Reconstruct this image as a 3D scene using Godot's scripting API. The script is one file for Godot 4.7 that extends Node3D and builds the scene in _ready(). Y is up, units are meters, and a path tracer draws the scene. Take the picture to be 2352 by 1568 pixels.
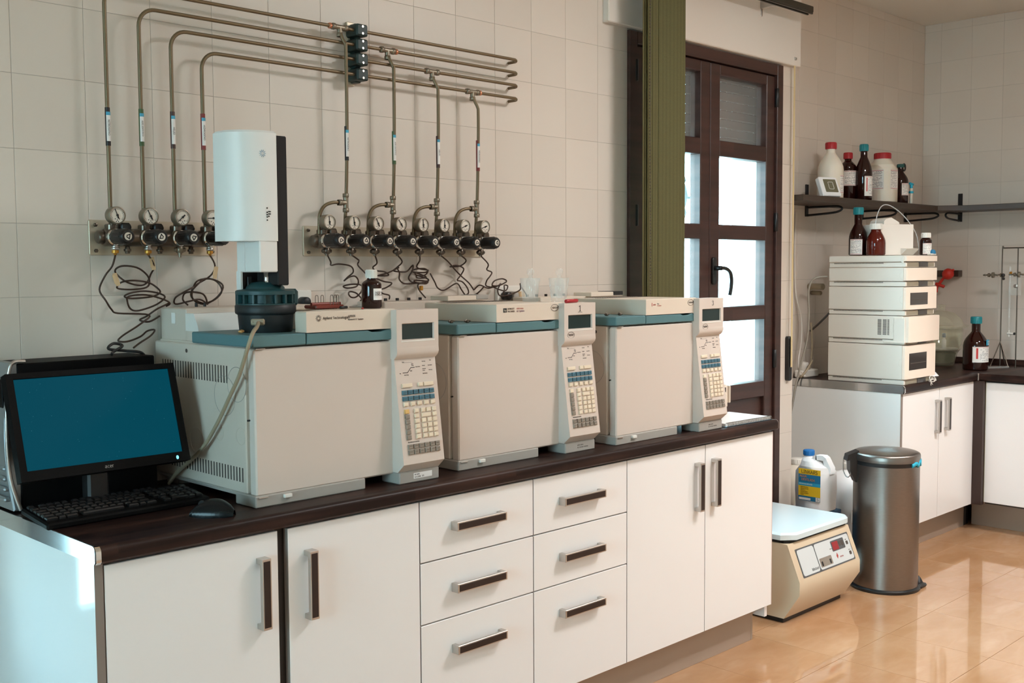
extends Node3D
# A laboratory bench along a tiled wall: three gas chromatographs under a gas manifold, a French door, and a corner bench behind.
# Axes: x runs along the tiled wall to the right, y is up, z comes out of the tiled wall into the room. Metres.

var org := Vector3.ZERO          # base of the thing being built: vertices are given in room coordinates and stored relative to it
var used := {}
var M := {}
var shapes := {}
var rng := RandomNumberGenerator.new()

# ---------------------------------------------------------------- mesh building
class MB:
	var v := PackedVector3Array()
	var n := PackedVector3Array()
	var uv := PackedVector2Array()
	var xf := Transform3D()
	func tri(a: Vector3, b: Vector3, c: Vector3, na: Vector3, nb: Vector3, nc: Vector3, ua := Vector2.ZERO, ub := Vector2.ZERO, uc := Vector2.ZERO):
		a = xf * a; b = xf * b; c = xf * c
		na = xf.basis * na; nb = xf.basis * nb; nc = xf.basis * nc
		if (b - a).cross(c - a).dot(na + nb + nc) > 0.0:
			var t = b; b = c; c = t
			t = nb; nb = nc; nc = t
			var s = ub; ub = uc; uc = s
		v.append_array([a, b, c]); n.append_array([na.normalized(), nb.normalized(), nc.normalized()]); uv.append_array([ua, ub, uc])
	func quad(a: Vector3, b: Vector3, c: Vector3, d: Vector3, nn: Vector3):
		tri(a, b, c, nn, nn, nn, Vector2(0, 1), Vector2(1, 1), Vector2(1, 0))
		tri(a, c, d, nn, nn, nn, Vector2(0, 1), Vector2(1, 0), Vector2(0, 0))

func mesh_of(b: MB, at := Vector3.ZERO) -> ArrayMesh:
	var vv := b.v
	if at != Vector3.ZERO:
		for i in vv.size(): vv[i] -= at
	var arr := []
	arr.resize(Mesh.ARRAY_MAX)
	arr[Mesh.ARRAY_VERTEX] = vv; arr[Mesh.ARRAY_NORMAL] = b.n; arr[Mesh.ARRAY_TEX_UV] = b.uv
	var m := ArrayMesh.new()
	m.add_surface_from_arrays(Mesh.PRIMITIVE_TRIANGLES, arr)
	return m

# box with chamfered edges; c centre, s size
func bx(b: MB, c: Vector3, s: Vector3, w := 0.0):
	var h := s / 2.0
	w = minf(w, minf(h.x, minf(h.y, h.z)) * 0.9)
	var i3 := h - Vector3(w, w, w)
	for a in 3:
		var p := (a + 1) % 3
		var q := (a + 2) % 3
		for sg in [-1.0, 1.0]:
			var nn := Vector3.ZERO; nn[a] = sg
			var pts := []
			for k in [[-1, -1], [1, -1], [1, 1], [-1, 1]]:
				var d := Vector3.ZERO; d[a] = sg * h[a]; d[p] = k[0] * i3[p]; d[q] = k[1] * i3[q]
				pts.append(c + d)
			b.quad(pts[0], pts[1], pts[2], pts[3], nn)
			if w > 0.0:
				for sp in [-1.0, 1.0]:
					var ne := Vector3.ZERO; ne[a] = sg; ne[p] = sp
					var e := []
					for k in [-1, 1]:
						var d1 := Vector3.ZERO; d1[a] = sg * h[a]; d1[p] = sp * i3[p]; d1[q] = k * i3[q]
						var d2 := Vector3.ZERO; d2[a] = sg * i3[a]; d2[p] = sp * h[p]; d2[q] = k * i3[q]
						e.append(c + d1); e.append(c + d2)
					b.quad(e[0], e[1], e[3], e[2], ne.normalized())
	if w > 0.0:
		for sx in [-1.0, 1.0]:
			for sy in [-1.0, 1.0]:
				for sz in [-1.0, 1.0]:
					var nn := Vector3(sx, sy, sz).normalized()
					b.tri(c + Vector3(sx * h.x, sy * i3.y, sz * i3.z), c + Vector3(sx * i3.x, sy * h.y, sz * i3.z), c + Vector3(sx * i3.x, sy * i3.y, sz * h.z), nn, nn, nn)

# box given by two corners
func bz(b: MB, lo: Vector3, hi: Vector3, w := 0.0):
	bx(b, (lo + hi) / 2.0, (hi - lo).abs(), w)

func smooth_n(a: Vector2, c: Vector2) -> Vector2:
	return (a + c).normalized() if a.dot(c) > 0.75 else Vector2.ZERO

# profile of (radius, height) turned round the axis e2 through o
func lathe(b: MB, o: Vector3, prof: Array, seg := 24, e2 := Vector3.UP, a0 := 0.0, a1 := TAU):
	var e1 := (Vector3.RIGHT if absf(e2.x) < 0.9 else Vector3.BACK)
	e1 = (e1 - e2 * e1.dot(e2)).normalized()
	var e3 := e1.cross(e2).normalized()
	var ns := []
	for i in prof.size() - 1:
		var d: Vector2 = prof[i + 1] - prof[i]
		ns.append(Vector2(d.y, -d.x).normalized())
	var run := 0.0
	for i in prof.size() - 1:
		var p: Vector2 = prof[i]
		var q: Vector2 = prof[i + 1]
		if p.distance_to(q) < 1e-7: continue
		var np: Vector2 = ns[i]
		var nq: Vector2 = ns[i]
		if i > 0 and ns[i - 1].length() > 0.5 and ns[i - 1].dot(ns[i]) > 0.7: np = (ns[i - 1] + ns[i]).normalized()
		if i < ns.size() - 1 and ns[i + 1].length() > 0.5 and ns[i + 1].dot(ns[i]) > 0.7: nq = (ns[i + 1] + ns[i]).normalized()
		var run2 := run + p.distance_to(q)
		for k in seg:
			var t0 := lerpf(a0, a1, float(k) / seg)
			var t1 := lerpf(a0, a1, float(k + 1) / seg)
			var r0 := e1 * cos(t0) + e3 * sin(t0)
			var r1 := e1 * cos(t1) + e3 * sin(t1)
			var A := o + r0 * p.x + e2 * p.y
			var B := o + r1 * p.x + e2 * p.y
			var C := o + r1 * q.x + e2 * q.y
			var D := o + r0 * q.x + e2 * q.y
			var nA := r0 * np.x + e2 * np.y
			var nB := r1 * np.x + e2 * np.y
			var nC := r1 * nq.x + e2 * nq.y
			var nD := r0 * nq.x + e2 * nq.y
			var u0 := float(k) / seg
			var u1 := float(k + 1) / seg
			if p.x > 1e-6: b.tri(A, B, C, nA, nB, nC, Vector2(u0, run), Vector2(u1, run), Vector2(u1, run2))
			if q.x > 1e-6: b.tri(A, C, D, nA, nC, nD, Vector2(u0, run), Vector2(u1, run2), Vector2(u0, run2))
		run = run2

func cyl(b: MB, p: Vector3, q: Vector3, r: float, seg := 16, w := 0.0):
	var l := p.distance_to(q)
	var prof := [Vector2(0, 0), Vector2(r, 0), Vector2(r, l), Vector2(0, l)]
	if w > 0.0: prof = [Vector2(0, 0), Vector2(r - w, 0), Vector2(r, w), Vector2(r, l - w), Vector2(r - w, l), Vector2(0, l)]
	lathe(b, p, prof, seg, (q - p).normalized())

func spline(pts: Array, per := 6) -> Array:
	var out := []
	for i in pts.size() - 1:
		var p0: Vector3 = pts[maxi(i - 1, 0)]
		var p1: Vector3 = pts[i]
		var p2: Vector3 = pts[i + 1]
		var p3: Vector3 = pts[mini(i + 2, pts.size() - 1)]
		for k in per: out.append(p1.cubic_interpolate(p2, p0, p3, float(k) / per))
	out.append(pts[-1])
	return out

func tube(b: MB, pts: Array, r: float, seg := 8, flat := 1.0):
	var up := Vector3.UP
	var t0: Vector3 = (pts[1] - pts[0]).normalized()
	if absf(t0.dot(up)) > 0.9: up = Vector3.BACK
	var rings := []
	var nrm := []
	var side := t0.cross(up).normalized()
	for i in pts.size():
		var t: Vector3 = (pts[mini(i + 1, pts.size() - 1)] - pts[maxi(i - 1, 0)]).normalized()
		side = (side - t * side.dot(t)).normalized()
		var o := t.cross(side)
		var ring := []
		var nr := []
		for k in seg:
			var a := TAU * k / seg
			var d := side * cos(a) + o * sin(a)
			nr.append(d); ring.append(pts[i] + (side * cos(a) * flat + o * sin(a)) * r)
		rings.append(ring); nrm.append(nr)
	for i in pts.size() - 1:
		for k in seg:
			var j := (k + 1) % seg
			b.tri(rings[i][k], rings[i][j], rings[i + 1][j], nrm[i][k], nrm[i][j], nrm[i + 1][j])
			b.tri(rings[i][k], rings[i + 1][j], rings[i + 1][k], nrm[i][k], nrm[i + 1][j], nrm[i + 1][k])
	for e in [0, pts.size() - 1]:
		var t: Vector3 = (pts[0] - pts[1]).normalized() if e == 0 else (pts[-1] - pts[-2]).normalized()
		for k in seg: b.tri(pts[e], rings[e][k], rings[e][(k + 1) % seg], t, t, t)

# polygon (Vector2 list) in the plane e1, e2 at o, pushed along e3 by d, with the far edge chamfered by w
func prism(b: MB, poly: Array, o: Vector3, e1: Vector3, e2: Vector3, e3: Vector3, d: float, w := 0.0):
	var pv := PackedVector2Array(poly)
	if Geometry2D.is_polygon_clockwise(pv): pv.reverse()
	var cnt := pv.size()
	var nn := []
	for i in cnt:
		var e := pv[(i + 1) % cnt] - pv[i]
		nn.append(Vector2(e.y, -e.x).normalized())
	var inner := PackedVector2Array()
	for i in cnt:
		var m: Vector2 = nn[i] + nn[(i + cnt - 1) % cnt]
		m = m / maxf(m.dot(nn[i]), 0.3)
		inner.append(pv[i] - m * w)
	var P := func(q: Vector2, z: float) -> Vector3: return o + e1 * q.x + e2 * q.y + e3 * z
	var tr := Geometry2D.triangulate_polygon(pv)
	for i in range(0, tr.size(), 3):
		b.tri(P.call(pv[tr[i]], 0.0), P.call(pv[tr[i + 1]], 0.0), P.call(pv[tr[i + 2]], 0.0), -e3, -e3, -e3, pv[tr[i]], pv[tr[i + 1]], pv[tr[i + 2]])
		b.tri(P.call(inner[tr[i]], d), P.call(inner[tr[i + 1]], d), P.call(inner[tr[i + 2]], d), e3, e3, e3, inner[tr[i]], inner[tr[i + 1]], inner[tr[i + 2]])
	for i in cnt:
		var j := (i + 1) % cnt
		var f: Vector2 = nn[i]
		var ni: Vector2 = (f + nn[(i + cnt - 1) % cnt]).normalized() if f.dot(nn[(i + cnt - 1) % cnt]) > 0.75 else f
		var nj: Vector2 = (f + nn[j]).normalized() if f.dot(nn[j]) > 0.75 else f
		var ni3 := e1 * ni.x + e2 * ni.y
		var nj3 := e1 * nj.x + e2 * nj.y
		var A = P.call(pv[i], 0.0); var B = P.call(pv[j], 0.0); var C = P.call(pv[j], d - w); var D = P.call(pv[i], d - w)
		b.tri(A, B, C, ni3, nj3, nj3); b.tri(A, C, D, ni3, nj3, ni3)
		if w > 0.0:
			var E = P.call(inner[j], d); var F = P.call(inner[i], d)
			b.tri(D, C, E, ni3 + e3, nj3 + e3, nj3 + e3); b.tri(D, E, F, ni3 + e3, nj3 + e3, ni3 + e3)

func rrect(x0: float, y0: float, x1: float, y1: float, r: float, k := 4) -> Array:
	var out := []
	for c in [[x1 - r, y1 - r, 0.0], [x0 + r, y1 - r, PI / 2], [x0 + r, y0 + r, PI], [x1 - r, y0 + r, PI * 1.5]]:
		for i in k + 1:
			var a: float = c[2] + PI / 2 * i / k
			out.append(Vector2(c[0] + cos(a) * r, c[1] + sin(a) * r))
	return out

func disc(cx: float, cy: float, r: float, k := 20, ry := -1.0) -> Array:
	var out := []
	for i in k: out.append(Vector2(cx + cos(TAU * i / k) * r, cy + sin(TAU * i / k) * (r if ry < 0 else ry)))
	return out

# box lo..hi whose +z face has a rectangular recess x0..x1, y0..y1 of depth d
func framed(b: MB, lo: Vector3, hi: Vector3, x0: float, y0: float, x1: float, y1: float, d: float, bev := 0.0):
	var z := hi.z
	var o := [Vector3(lo.x, lo.y, z), Vector3(hi.x, lo.y, z), Vector3(hi.x, hi.y, z), Vector3(lo.x, hi.y, z)]
	var i1 := [Vector3(x0, y0, z), Vector3(x1, y0, z), Vector3(x1, y1, z), Vector3(x0, y1, z)]
	var cen := Vector3((x0 + x1) / 2, (y0 + y1) / 2, z)
	var i2 := []
	for p in i1:
		var q: Vector3 = p
		q.z = z - d
		q += Vector3(signf(cen.x - p.x), signf(cen.y - p.y), 0) * bev
		i2.append(q)
	for k in 4:
		var j := (k + 1) % 4
		b.quad(o[k], o[j], i1[j], i1[k], Vector3.BACK)
		var mid: Vector3 = (i1[k] + i1[j]) / 2
		b.quad(i1[k], i1[j], i2[j], i2[k], (cen - mid).normalized() + Vector3(0, 0, bev / maxf(d, 1e-4)))
	b.quad(i2[0], i2[1], i2[2], i2[3], Vector3.BACK)
	b.quad(Vector3(lo.x, lo.y, lo.z), Vector3(hi.x, lo.y, lo.z), Vector3(hi.x, hi.y, lo.z), Vector3(lo.x, hi.y, lo.z), Vector3.FORWARD)
	b.quad(Vector3(lo.x, lo.y, lo.z), Vector3(lo.x, lo.y, z), Vector3(lo.x, hi.y, z), Vector3(lo.x, hi.y, lo.z), Vector3.LEFT)
	b.quad(Vector3(hi.x, lo.y, lo.z), Vector3(hi.x, lo.y, z), Vector3(hi.x, hi.y, z), Vector3(hi.x, hi.y, lo.z), Vector3.RIGHT)
	b.quad(Vector3(lo.x, hi.y, lo.z), Vector3(hi.x, hi.y, lo.z), Vector3(hi.x, hi.y, z), Vector3(lo.x, hi.y, z), Vector3.UP)
	b.quad(Vector3(lo.x, lo.y, lo.z), Vector3(hi.x, lo.y, lo.z), Vector3(hi.x, lo.y, z), Vector3(lo.x, lo.y, z), Vector3.DOWN)

# ---------------------------------------------------------------- nodes
func numbered(called: String) -> String:
	var k: int = used.get(called, 0)
	used[called] = k + 1
	return called if k == 0 else "%s_%03d" % [called, k]

func tag(o: Node3D, label: String, category: String, group := ""):
	o.set_meta("label", label); o.set_meta("category", category)
	if group != "": o.set_meta("group", group)

func thing(called: String, label: String, category: String, at := Vector3.ZERO, group := "") -> Node3D:
	var o := Node3D.new()
	o.name = numbered(called); add_child(o)
	o.position = at
	org = at
	tag(o, label, category, group)
	return o

func structure(called: String, at := Vector3.ZERO) -> Node3D:
	var o := Node3D.new()
	o.name = called; add_child(o)
	o.position = at
	org = at
	o.set_meta("kind", "structure")
	return o

func part(called: String, b: MB, m: Material, parent: Node3D) -> MeshInstance3D:
	var o := MeshInstance3D.new()
	o.name = called
	o.mesh = mesh_of(b, org)
	o.material_override = m
	parent.add_child(o, true)
	return o

func put(called: String, mesh: Mesh, m: Material, parent: Node3D, at: Vector3, basis := Basis()) -> MeshInstance3D:
	var o := MeshInstance3D.new()
	o.name = called
	o.mesh = mesh
	o.material_override = m
	parent.add_child(o, true)
	o.transform = Transform3D(basis, at - org)
	return o

func boxpart(called: String, lo: Vector3, hi: Vector3, m: Material, parent: Node3D, w := 0.002) -> MeshInstance3D:
	var b := MB.new()
	bz(b, lo, hi, w)
	return part(called, b, m, parent)

# one line of print; at = middle of the line's baseline band, readable from +z of basis; tall = capital height
func print_text(s: String, tall: float, m: Material, parent: Node3D, at: Vector3, basis := Basis(), align := HORIZONTAL_ALIGNMENT_LEFT, serif := false, called := "lettering") -> MeshInstance3D:
	var key := "txt" + s + str(tall) + str(align) + str(serif)
	if not shapes.has(key):
		var f := SystemFont.new()
		f.font_names = PackedStringArray(["Droid Serif" if serif else "Droid Sans"])
		var t := TextMesh.new()
		t.text = s; t.font = f; t.font_size = 32; t.pixel_size = tall / 23.0; t.depth = 0.0003; t.curve_step = 2.0
		t.horizontal_alignment = align
		shapes[key] = t
	return put(called, shapes[key], m, parent, at, basis)

func tube_thing(called: String, label: String, category: String, pts: Array, r: float, m: Material, group := "", per := 6, seg := 7) -> MeshInstance3D:
	var b := MB.new()
	tube(b, spline(pts, per), r, seg)
	var o := MeshInstance3D.new()
	o.name = numbered(called)
	var at: Vector3 = pts[-1]
	o.mesh = mesh_of(b, at); o.material_override = m
	add_child(o, true)
	o.position = at
	tag(o, label, category, group)
	return o

# ---------------------------------------------------------------- materials
func mat(key: String, c: Color, rough := 0.6, metal := 0.0, spec := 0.5) -> StandardMaterial3D:
	if M.has(key): return M[key]
	var m := StandardMaterial3D.new()
	m.resource_name = key
	m.albedo_color = c; m.roughness = rough; m.metallic = metal; m.metallic_specular = spec
	M[key] = m
	return m

func rgb(r: int, g: int, b: int) -> Color:
	return Color8(r, g, b)

func noise_tex(freq: float, size := 256, normal := false, strength := 1.0, seed_ := 1, oct := 4, ramp: Gradient = null, type := FastNoiseLite.TYPE_SIMPLEX_SMOOTH) -> NoiseTexture2D:
	var f := FastNoiseLite.new()
	f.noise_type = type; f.frequency = freq; f.seed = seed_; f.fractal_octaves = oct
	var t := NoiseTexture2D.new()
	t.noise = f; t.width = size; t.height = size; t.seamless = true; t.as_normal_map = normal; t.bump_strength = strength
	if ramp: t.color_ramp = ramp
	return t

func img_tex(im: Image) -> ImageTexture:
	return ImageTexture.create_from_image(im)

func wood_image(w: int, h: int, cols: Array, strips: int, blocks: bool, sd: int) -> Image:
	var im := Image.create(w, h, false, Image.FORMAT_RGB8)
	var f := FastNoiseLite.new()
	f.seed = sd; f.frequency = 0.02; f.fractal_octaves = 4
	var g := FastNoiseLite.new()
	g.seed = sd + 5; g.frequency = 0.006; g.fractal_octaves = 2
	var r := RandomNumberGenerator.new()
	r.seed = sd
	var tone := []
	var cut := []
	for s in strips:
		var row := []
		for k in 8: row.append(r.randf_range(-0.28, 0.28))
		tone.append(row); cut.append(r.randf())
	for y in h:
		var s := int(float(y) / h * strips)
		for x in w:
			var t := 0.5 + 0.55 * f.get_noise_2d(x * 0.16, y * 2.6) + 0.3 * g.get_noise_2d(x * 0.5, y * 4.0)
			if blocks: t += tone[s][int(fposmod(float(x) / w + cut[s], 1.0) * 3.999)]
			im.set_pixel(x, y, cols[0].lerp(cols[1], clampf(t, 0.0, 1.0)))
	return im

func paper_image(sd: int, red: bool, w := 96, h := 96) -> Image:
	var im := Image.create(w, h, false, Image.FORMAT_RGB8)
	im.fill(rgb(236, 232, 226))
	var r := RandomNumberGenerator.new()
	r.seed = sd
	var y := 8
	while y < h - 8:
		var x := 34 if red else 8
		while x < w - 14:
			var l := r.randi_range(4, 12)
			if r.randf() < 0.8: im.fill_rect(Rect2i(x, y, mini(l, w - 8 - x), 2), rgb(96, 92, 98))
			x += l + 3
		y += r.randi_range(5, 9)
	if red:
		im.fill_rect(Rect2i(16, 8, 9, h - 30), rgb(200, 62, 60))
		im.fill_rect(Rect2i(4, 3, w - 8, 1), rgb(196, 70, 66))
	else:
		im.fill_rect(Rect2i(3, 3, w - 6, 2), rgb(176, 60, 66))
		im.fill_rect(Rect2i(3, h - 5, w - 6, 2), rgb(176, 60, 66))
	return im

func fine(m: StandardMaterial3D, tex: Texture2D, scale: float, amount: float, world := true):
	m.normal_enabled = true
	m.normal_texture = tex; m.normal_scale = amount
	m.uv1_triplanar = true; m.uv1_world_triplanar = world; m.uv1_scale = Vector3.ONE * scale

func _ready():
	rng.seed = 7
	# ---- camera
	var cam := Camera3D.new()
	cam.name = "camera"
	add_child(cam)
	cam.transform = Transform3D(Basis(Vector3(0.70770961, -0.00574074, 0.70648011), Vector3(0.05059681, 0.99781119, -0.04257682), Vector3(-0.70468934, 0.06587766, 0.70645103)), Vector3(-1.07171566, 1.50156323, 2.93591553))
	cam.fov = 34.568
	cam.near = 0.05
	cam.far = 200.0
	cam.current = true
	# ---- sky and exposure: a bright overcast day outside the French doors
	var we := WorldEnvironment.new()
	we.name = "world_environment"
	var env := Environment.new()
	var sky := Sky.new()
	var sm := ProceduralSkyMaterial.new()
	sm.sky_top_color = Color(0.46, 0.84, 1.0).linear_to_srgb()
	sm.sky_horizon_color = Color(0.52, 0.87, 1.0).linear_to_srgb()
	sm.ground_bottom_color = Color(0.40, 0.62, 0.68).linear_to_srgb()
	sm.ground_horizon_color = Color(0.46, 0.80, 0.90).linear_to_srgb()
	sky.sky_material = sm
	env.background_mode = Environment.BG_SKY
	env.sky = sky
	env.background_energy_multiplier = 17.5
	env.tonemap_mode = Environment.TONE_MAPPER_LINEAR
	env.tonemap_exposure = 1.17
	env.sdfgi_enabled = true
	env.ssao_enabled = true
	env.ssil_enabled = true
	we.environment = env
	add_child(we)
	# ---- ceiling lamps (above the frame): position, energy
	materials()
	for l in [[2.7, 2.1, 15.5], [0.9, 3.4, 3.5]]:
		ceiling_lamp(l[0], l[1], l[2])
	downlight(4.3, 2.3, 6.0)
	# ---- room
	room()
	french_door("door_1", 2.544, 3.74, true)
	french_door("door_2", -1.0, -0.145, false)
	outside()
	# ---- furniture
	front_bench()
	corner_bench()
	# ---- things
	blind_and_strap()
	gas_pipes()
	manifolds()
	capillaries()
	for i in 3: chromatograph(i)
	autosampler()
	on_the_chromatographs()
	computer()
	bench_end()
	wall_shelf()
	module_stack()
	corner_things()
	floor_things()

const LAMP := Color(1.0, 0.985, 0.975)

func ceiling_lamp(x: float, z: float, e: float):
	var t := thing("ceiling_lamp", ["square ceiling lamp panel over the middle of the long bench", "square ceiling lamp panel over the camera side of the room", "square ceiling lamp panel before the corner bench"][used.get("ceiling_lamp", 0)], "lamp", Vector3(x, 3.0, z), "ceiling lamps")
	var b := MB.new()
	for s in [-1.0, 1.0]:
		bz(b, Vector3(x - 0.31, 2.995, z + s * 0.305 - 0.008), Vector3(x + 0.31, 3.0242, z + s * 0.305 + 0.008), 0.002)
		bz(b, Vector3(x + s * 0.305 - 0.008, 2.995, z - 0.296), Vector3(x + s * 0.305 + 0.008, 3.0242, z + 0.296), 0.002)
	part("frame", b, M.enamel, t)
	boxpart("diffuser", Vector3(x - 0.296, 3.004, z - 0.296), Vector3(x + 0.296, 3.012, z + 0.296), M.lamp_glow, t)
	var a := AreaLight3D.new()
	a.name = "light"
	a.area_size = Vector2(0.58, 0.58)
	a.light_color = LAMP.linear_to_srgb()
	a.light_energy = e
	a.area_normalize_energy = false
	a.shadow_enabled = true
	a.area_range = 14.0
	a.area_attenuation = 2.0
	t.add_child(a)
	a.transform = Transform3D(Basis(Vector3.RIGHT, -PI / 2), Vector3(0, -0.008, 0))

func downlight(x: float, z: float, e: float):
	var t := thing("downlight", "round recessed ceiling spotlight before the corner bench", "lamp", Vector3(x, 3.0, z))
	var b := MB.new()
	lathe(b, Vector3(x, 3.0, z), [Vector2(0.105, 0.024), Vector2(0.105, 0.004), Vector2(0.112, 0.0), Vector2(0.135, 0.018), Vector2(0.135, 0.024)], 32)
	part("ring", b, M.enamel, t)
	b = MB.new()
	cyl(b, Vector3(x, 3.012, z), Vector3(x, 3.018, z), 0.104, 28)
	part("glowing_disc", b, M.lamp_glow, t)
	var a := SpotLight3D.new()
	a.name = "light"
	a.light_color = LAMP.linear_to_srgb()
	a.light_energy = e
	a.light_size = 0.1
	a.spot_angle = 64.0
	a.spot_angle_attenuation = 0.6
	a.spot_range = 14.0
	a.spot_attenuation = 2.0
	a.shadow_enabled = true
	t.add_child(a)
	a.transform = Transform3D(Basis(Vector3.RIGHT, -PI / 2), Vector3(0, -0.01, 0))

func materials():
	mat("enamel", rgb(236, 232, 226), 0.4)
	mat("lamp_glow", rgb(240, 238, 232), 0.5)
	M.lamp_glow.emission_enabled = true; M.lamp_glow.emission = Color(1, 0.9, 0.78); M.lamp_glow.emission_energy_multiplier = 1.5
	var grain := noise_tex(0.12, 256, true, 2.0, 3, 3)
	for k in 3:
		mat("wall_tile_%d" % k, [rgb(216, 204, 192), rgb(214, 202, 190), rgb(218, 206, 194)][k], 0.42)
		fine(M["wall_tile_%d" % k], grain, 9.0, 0.05)
	mat("grout", rgb(184, 174, 164), 0.9)
	mat("plaster", rgb(222, 213, 203), 0.85)
	mat("ceiling_paint", rgb(226, 221, 212), 0.9)
	var fg := Gradient.new()
	fg.offsets = PackedFloat32Array([0.0, 0.38, 0.5, 0.62, 1.0])
	fg.colors = PackedColorArray([rgb(178, 132, 94), rgb(186, 142, 104), rgb(190, 147, 110), rgb(187, 143, 106), rgb(198, 158, 124)])
	for k in 3:
		var m := mat("floor_tile_%d" % k, Color.WHITE, 0.05, 0.0, 0.65)
		m.albedo_texture = noise_tex(0.008, 512, false, 1.0, 20 + k, 6, fg)
		m.uv1_triplanar = true; m.uv1_world_triplanar = true
		m.uv1_scale = Vector3(0.55, 0.55, 1.3); m.uv1_offset = Vector3(0.37 * k, 0.11 * k, 0.53 * k)
	mat("floor_joint", rgb(150, 108, 76), 0.8)
	mat("terrace", rgb(214, 214, 210), 0.8)
	# timber and boards
	var wk := mat("worktop_wood", Color.WHITE, 0.4, 0.0, 0.3)
	wk.albedo_texture = img_tex(wood_image(512, 256, [rgb(30, 19, 17), rgb(70, 47, 39)], 8, true, 11))
	wk.uv1_triplanar = true; wk.uv1_world_triplanar = true; wk.uv1_scale = Vector3(0.8, 2.6, 2.6)
	var dw := mat("door_wood", Color.WHITE, 0.42)
	dw.albedo_texture = img_tex(wood_image(256, 256, [rgb(50, 30, 25), rgb(74, 46, 39)], 1, false, 23))
	dw.uv1_triplanar = true; dw.uv1_world_triplanar = true; dw.uv1_scale = Vector3(1.5, 1.5, 1.5)
	mat("dark_board", rgb(52, 34, 28), 0.4)
	mat("shelf_board", rgb(64, 50, 40), 0.45)
	mat("white_laminate", rgb(242, 239, 237), 0.22)
	mat("end_laminate", rgb(240, 240, 238), 0.07)
	mat("carcass", rgb(60, 54, 50), 0.7)
	mat("edge_grey", rgb(136, 124, 116), 0.5)
	mat("plinth", rgb(176, 158, 142), 0.35, 0.2)
	mat("satin_metal", rgb(196, 190, 184), 0.32, 0.9)
	mat("handle_grip", rgb(40, 26, 24), 0.4)
	mat("chrome", rgb(220, 220, 218), 0.09, 1.0)
	mat("edge_strip", rgb(206, 208, 208), 0.16, 0.85)
	# gas fittings
	mat("pipe_metal", rgb(116, 100, 76), 0.38, 0.5)
	mat("fitting_metal", rgb(138, 128, 112), 0.35, 0.7)
	mat("copper", rgb(206, 140, 108), 0.35, 0.7)
	mat("brass", rgb(196, 140, 56), 0.35, 0.6)
	mat("plate_steel", rgb(198, 184, 162), 0.42, 0.55)
	mat("header_steel", rgb(104, 94, 84), 0.32, 0.8)
	mat("black_plastic", rgb(22, 22, 23), 0.4)
	mat("black_matt", rgb(20, 20, 21), 0.75)
	mat("clamp_green", rgb(26, 48, 46), 0.5)
	mat("dial_white", rgb(228, 218, 204), 0.5)
	mat("print_black", rgb(30, 28, 28), 0.7)
	mat("print_grey", rgb(96, 90, 86), 0.7)
	mat("print_red", rgb(170, 52, 44), 0.7)
	mat("print_blue", rgb(70, 140, 170), 0.7)
	mat("paper", rgb(236, 232, 228), 0.7)
	mat("sleeve_black", rgb(30, 28, 30), 0.5)
	mat("sleeve_green", rgb(62, 88, 48), 0.5)
	mat("sleeve_brown", rgb(64, 38, 34), 0.5)
	mat("sleeve_red", rgb(120, 34, 34), 0.5)
	mat("sky_blue", rgb(72, 164, 196), 0.5)
	mat("brown_tube", rgb(66, 48, 38), 0.4, 0.3)
	mat("tape", rgb(206, 176, 136), 0.6)
	# instrument plastics
	var skin := noise_tex(0.3, 256, true, 2.0, 9, 2)
	mat("gc_beige", rgb(206, 192, 178), 0.6)
	mat("gc_door", rgb(213, 199, 188), 0.6)
	mat("gc_cream", rgb(222, 207, 190), 0.55)
	mat("gc_grey", rgb(166, 160, 152), 0.6)
	for k in ["gc_beige", "gc_door", "gc_cream", "gc_grey"]: fine(M[k], skin, 14.0, 0.12)
	mat("gc_teal", rgb(84, 122, 128), 0.5)
	mat("gc_white", rgb(226, 222, 216), 0.5)
	mat("seam", rgb(74, 66, 60), 0.8)
	mat("slot", rgb(84, 76, 70), 0.9)
	mat("lcd", rgb(20, 44, 44), 0.18)
	mat("key_cream", rgb(232, 216, 192), 0.5)
	mat("key_teal", rgb(70, 112, 128), 0.5)
	mat("key_grey", rgb(140, 130, 118), 0.5)
	mat("key_orange", rgb(222, 180, 112), 0.5)
	mat("turret", rgb(26, 66, 70), 0.45)
	mat("turret_dark", rgb(16, 26, 30), 0.5)
	mat("tower_white", rgb(232, 230, 226), 0.4)
	mat("cable_beige", rgb(160, 146, 122), 0.5)
	mat("cable_grey", rgb(150, 144, 132), 0.5)
	mat("cable_dark", rgb(66, 62, 58), 0.5)
	mat("amber", rgb(36, 10, 6), 0.06)
	mat("amber_red", rgb(84, 22, 12), 0.06)
	mat("cap_white", rgb(230, 226, 218), 0.5)
	mat("cap_red", rgb(172, 34, 40), 0.45)
	mat("cap_teal", rgb(22, 128, 136), 0.45)
	mat("cap_green", rgb(34, 92, 88), 0.45)
	mat("hdpe", rgb(226, 216, 200), 0.5)
	M.hdpe.subsurf_scatter_enabled = true; M.hdpe.subsurf_scatter_strength = 0.15
	mat("jug_white", rgb(240, 240, 240), 0.45)
	mat("rubber_red", rgb(200, 48, 34), 0.5)
	mat("wood_red", rgb(128, 52, 40), 0.4)
	var gl := mat("glass", Color(0.95, 0.98, 0.97, 0.1), 0.02)
	gl.transparency = BaseMaterial3D.TRANSPARENCY_ALPHA
	var pane := mat("pane", Color(0.96, 0.99, 0.99, 0.06), 0.02)
	pane.transparency = BaseMaterial3D.TRANSPARENCY_ALPHA
	var yg := mat("old_glass", Color(0.80, 0.80, 0.66, 0.22), 0.04)
	yg.transparency = BaseMaterial3D.TRANSPARENCY_ALPHA
	var tb := mat("clear_tube", Color(0.95, 0.97, 0.98, 0.45), 0.1)
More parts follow.
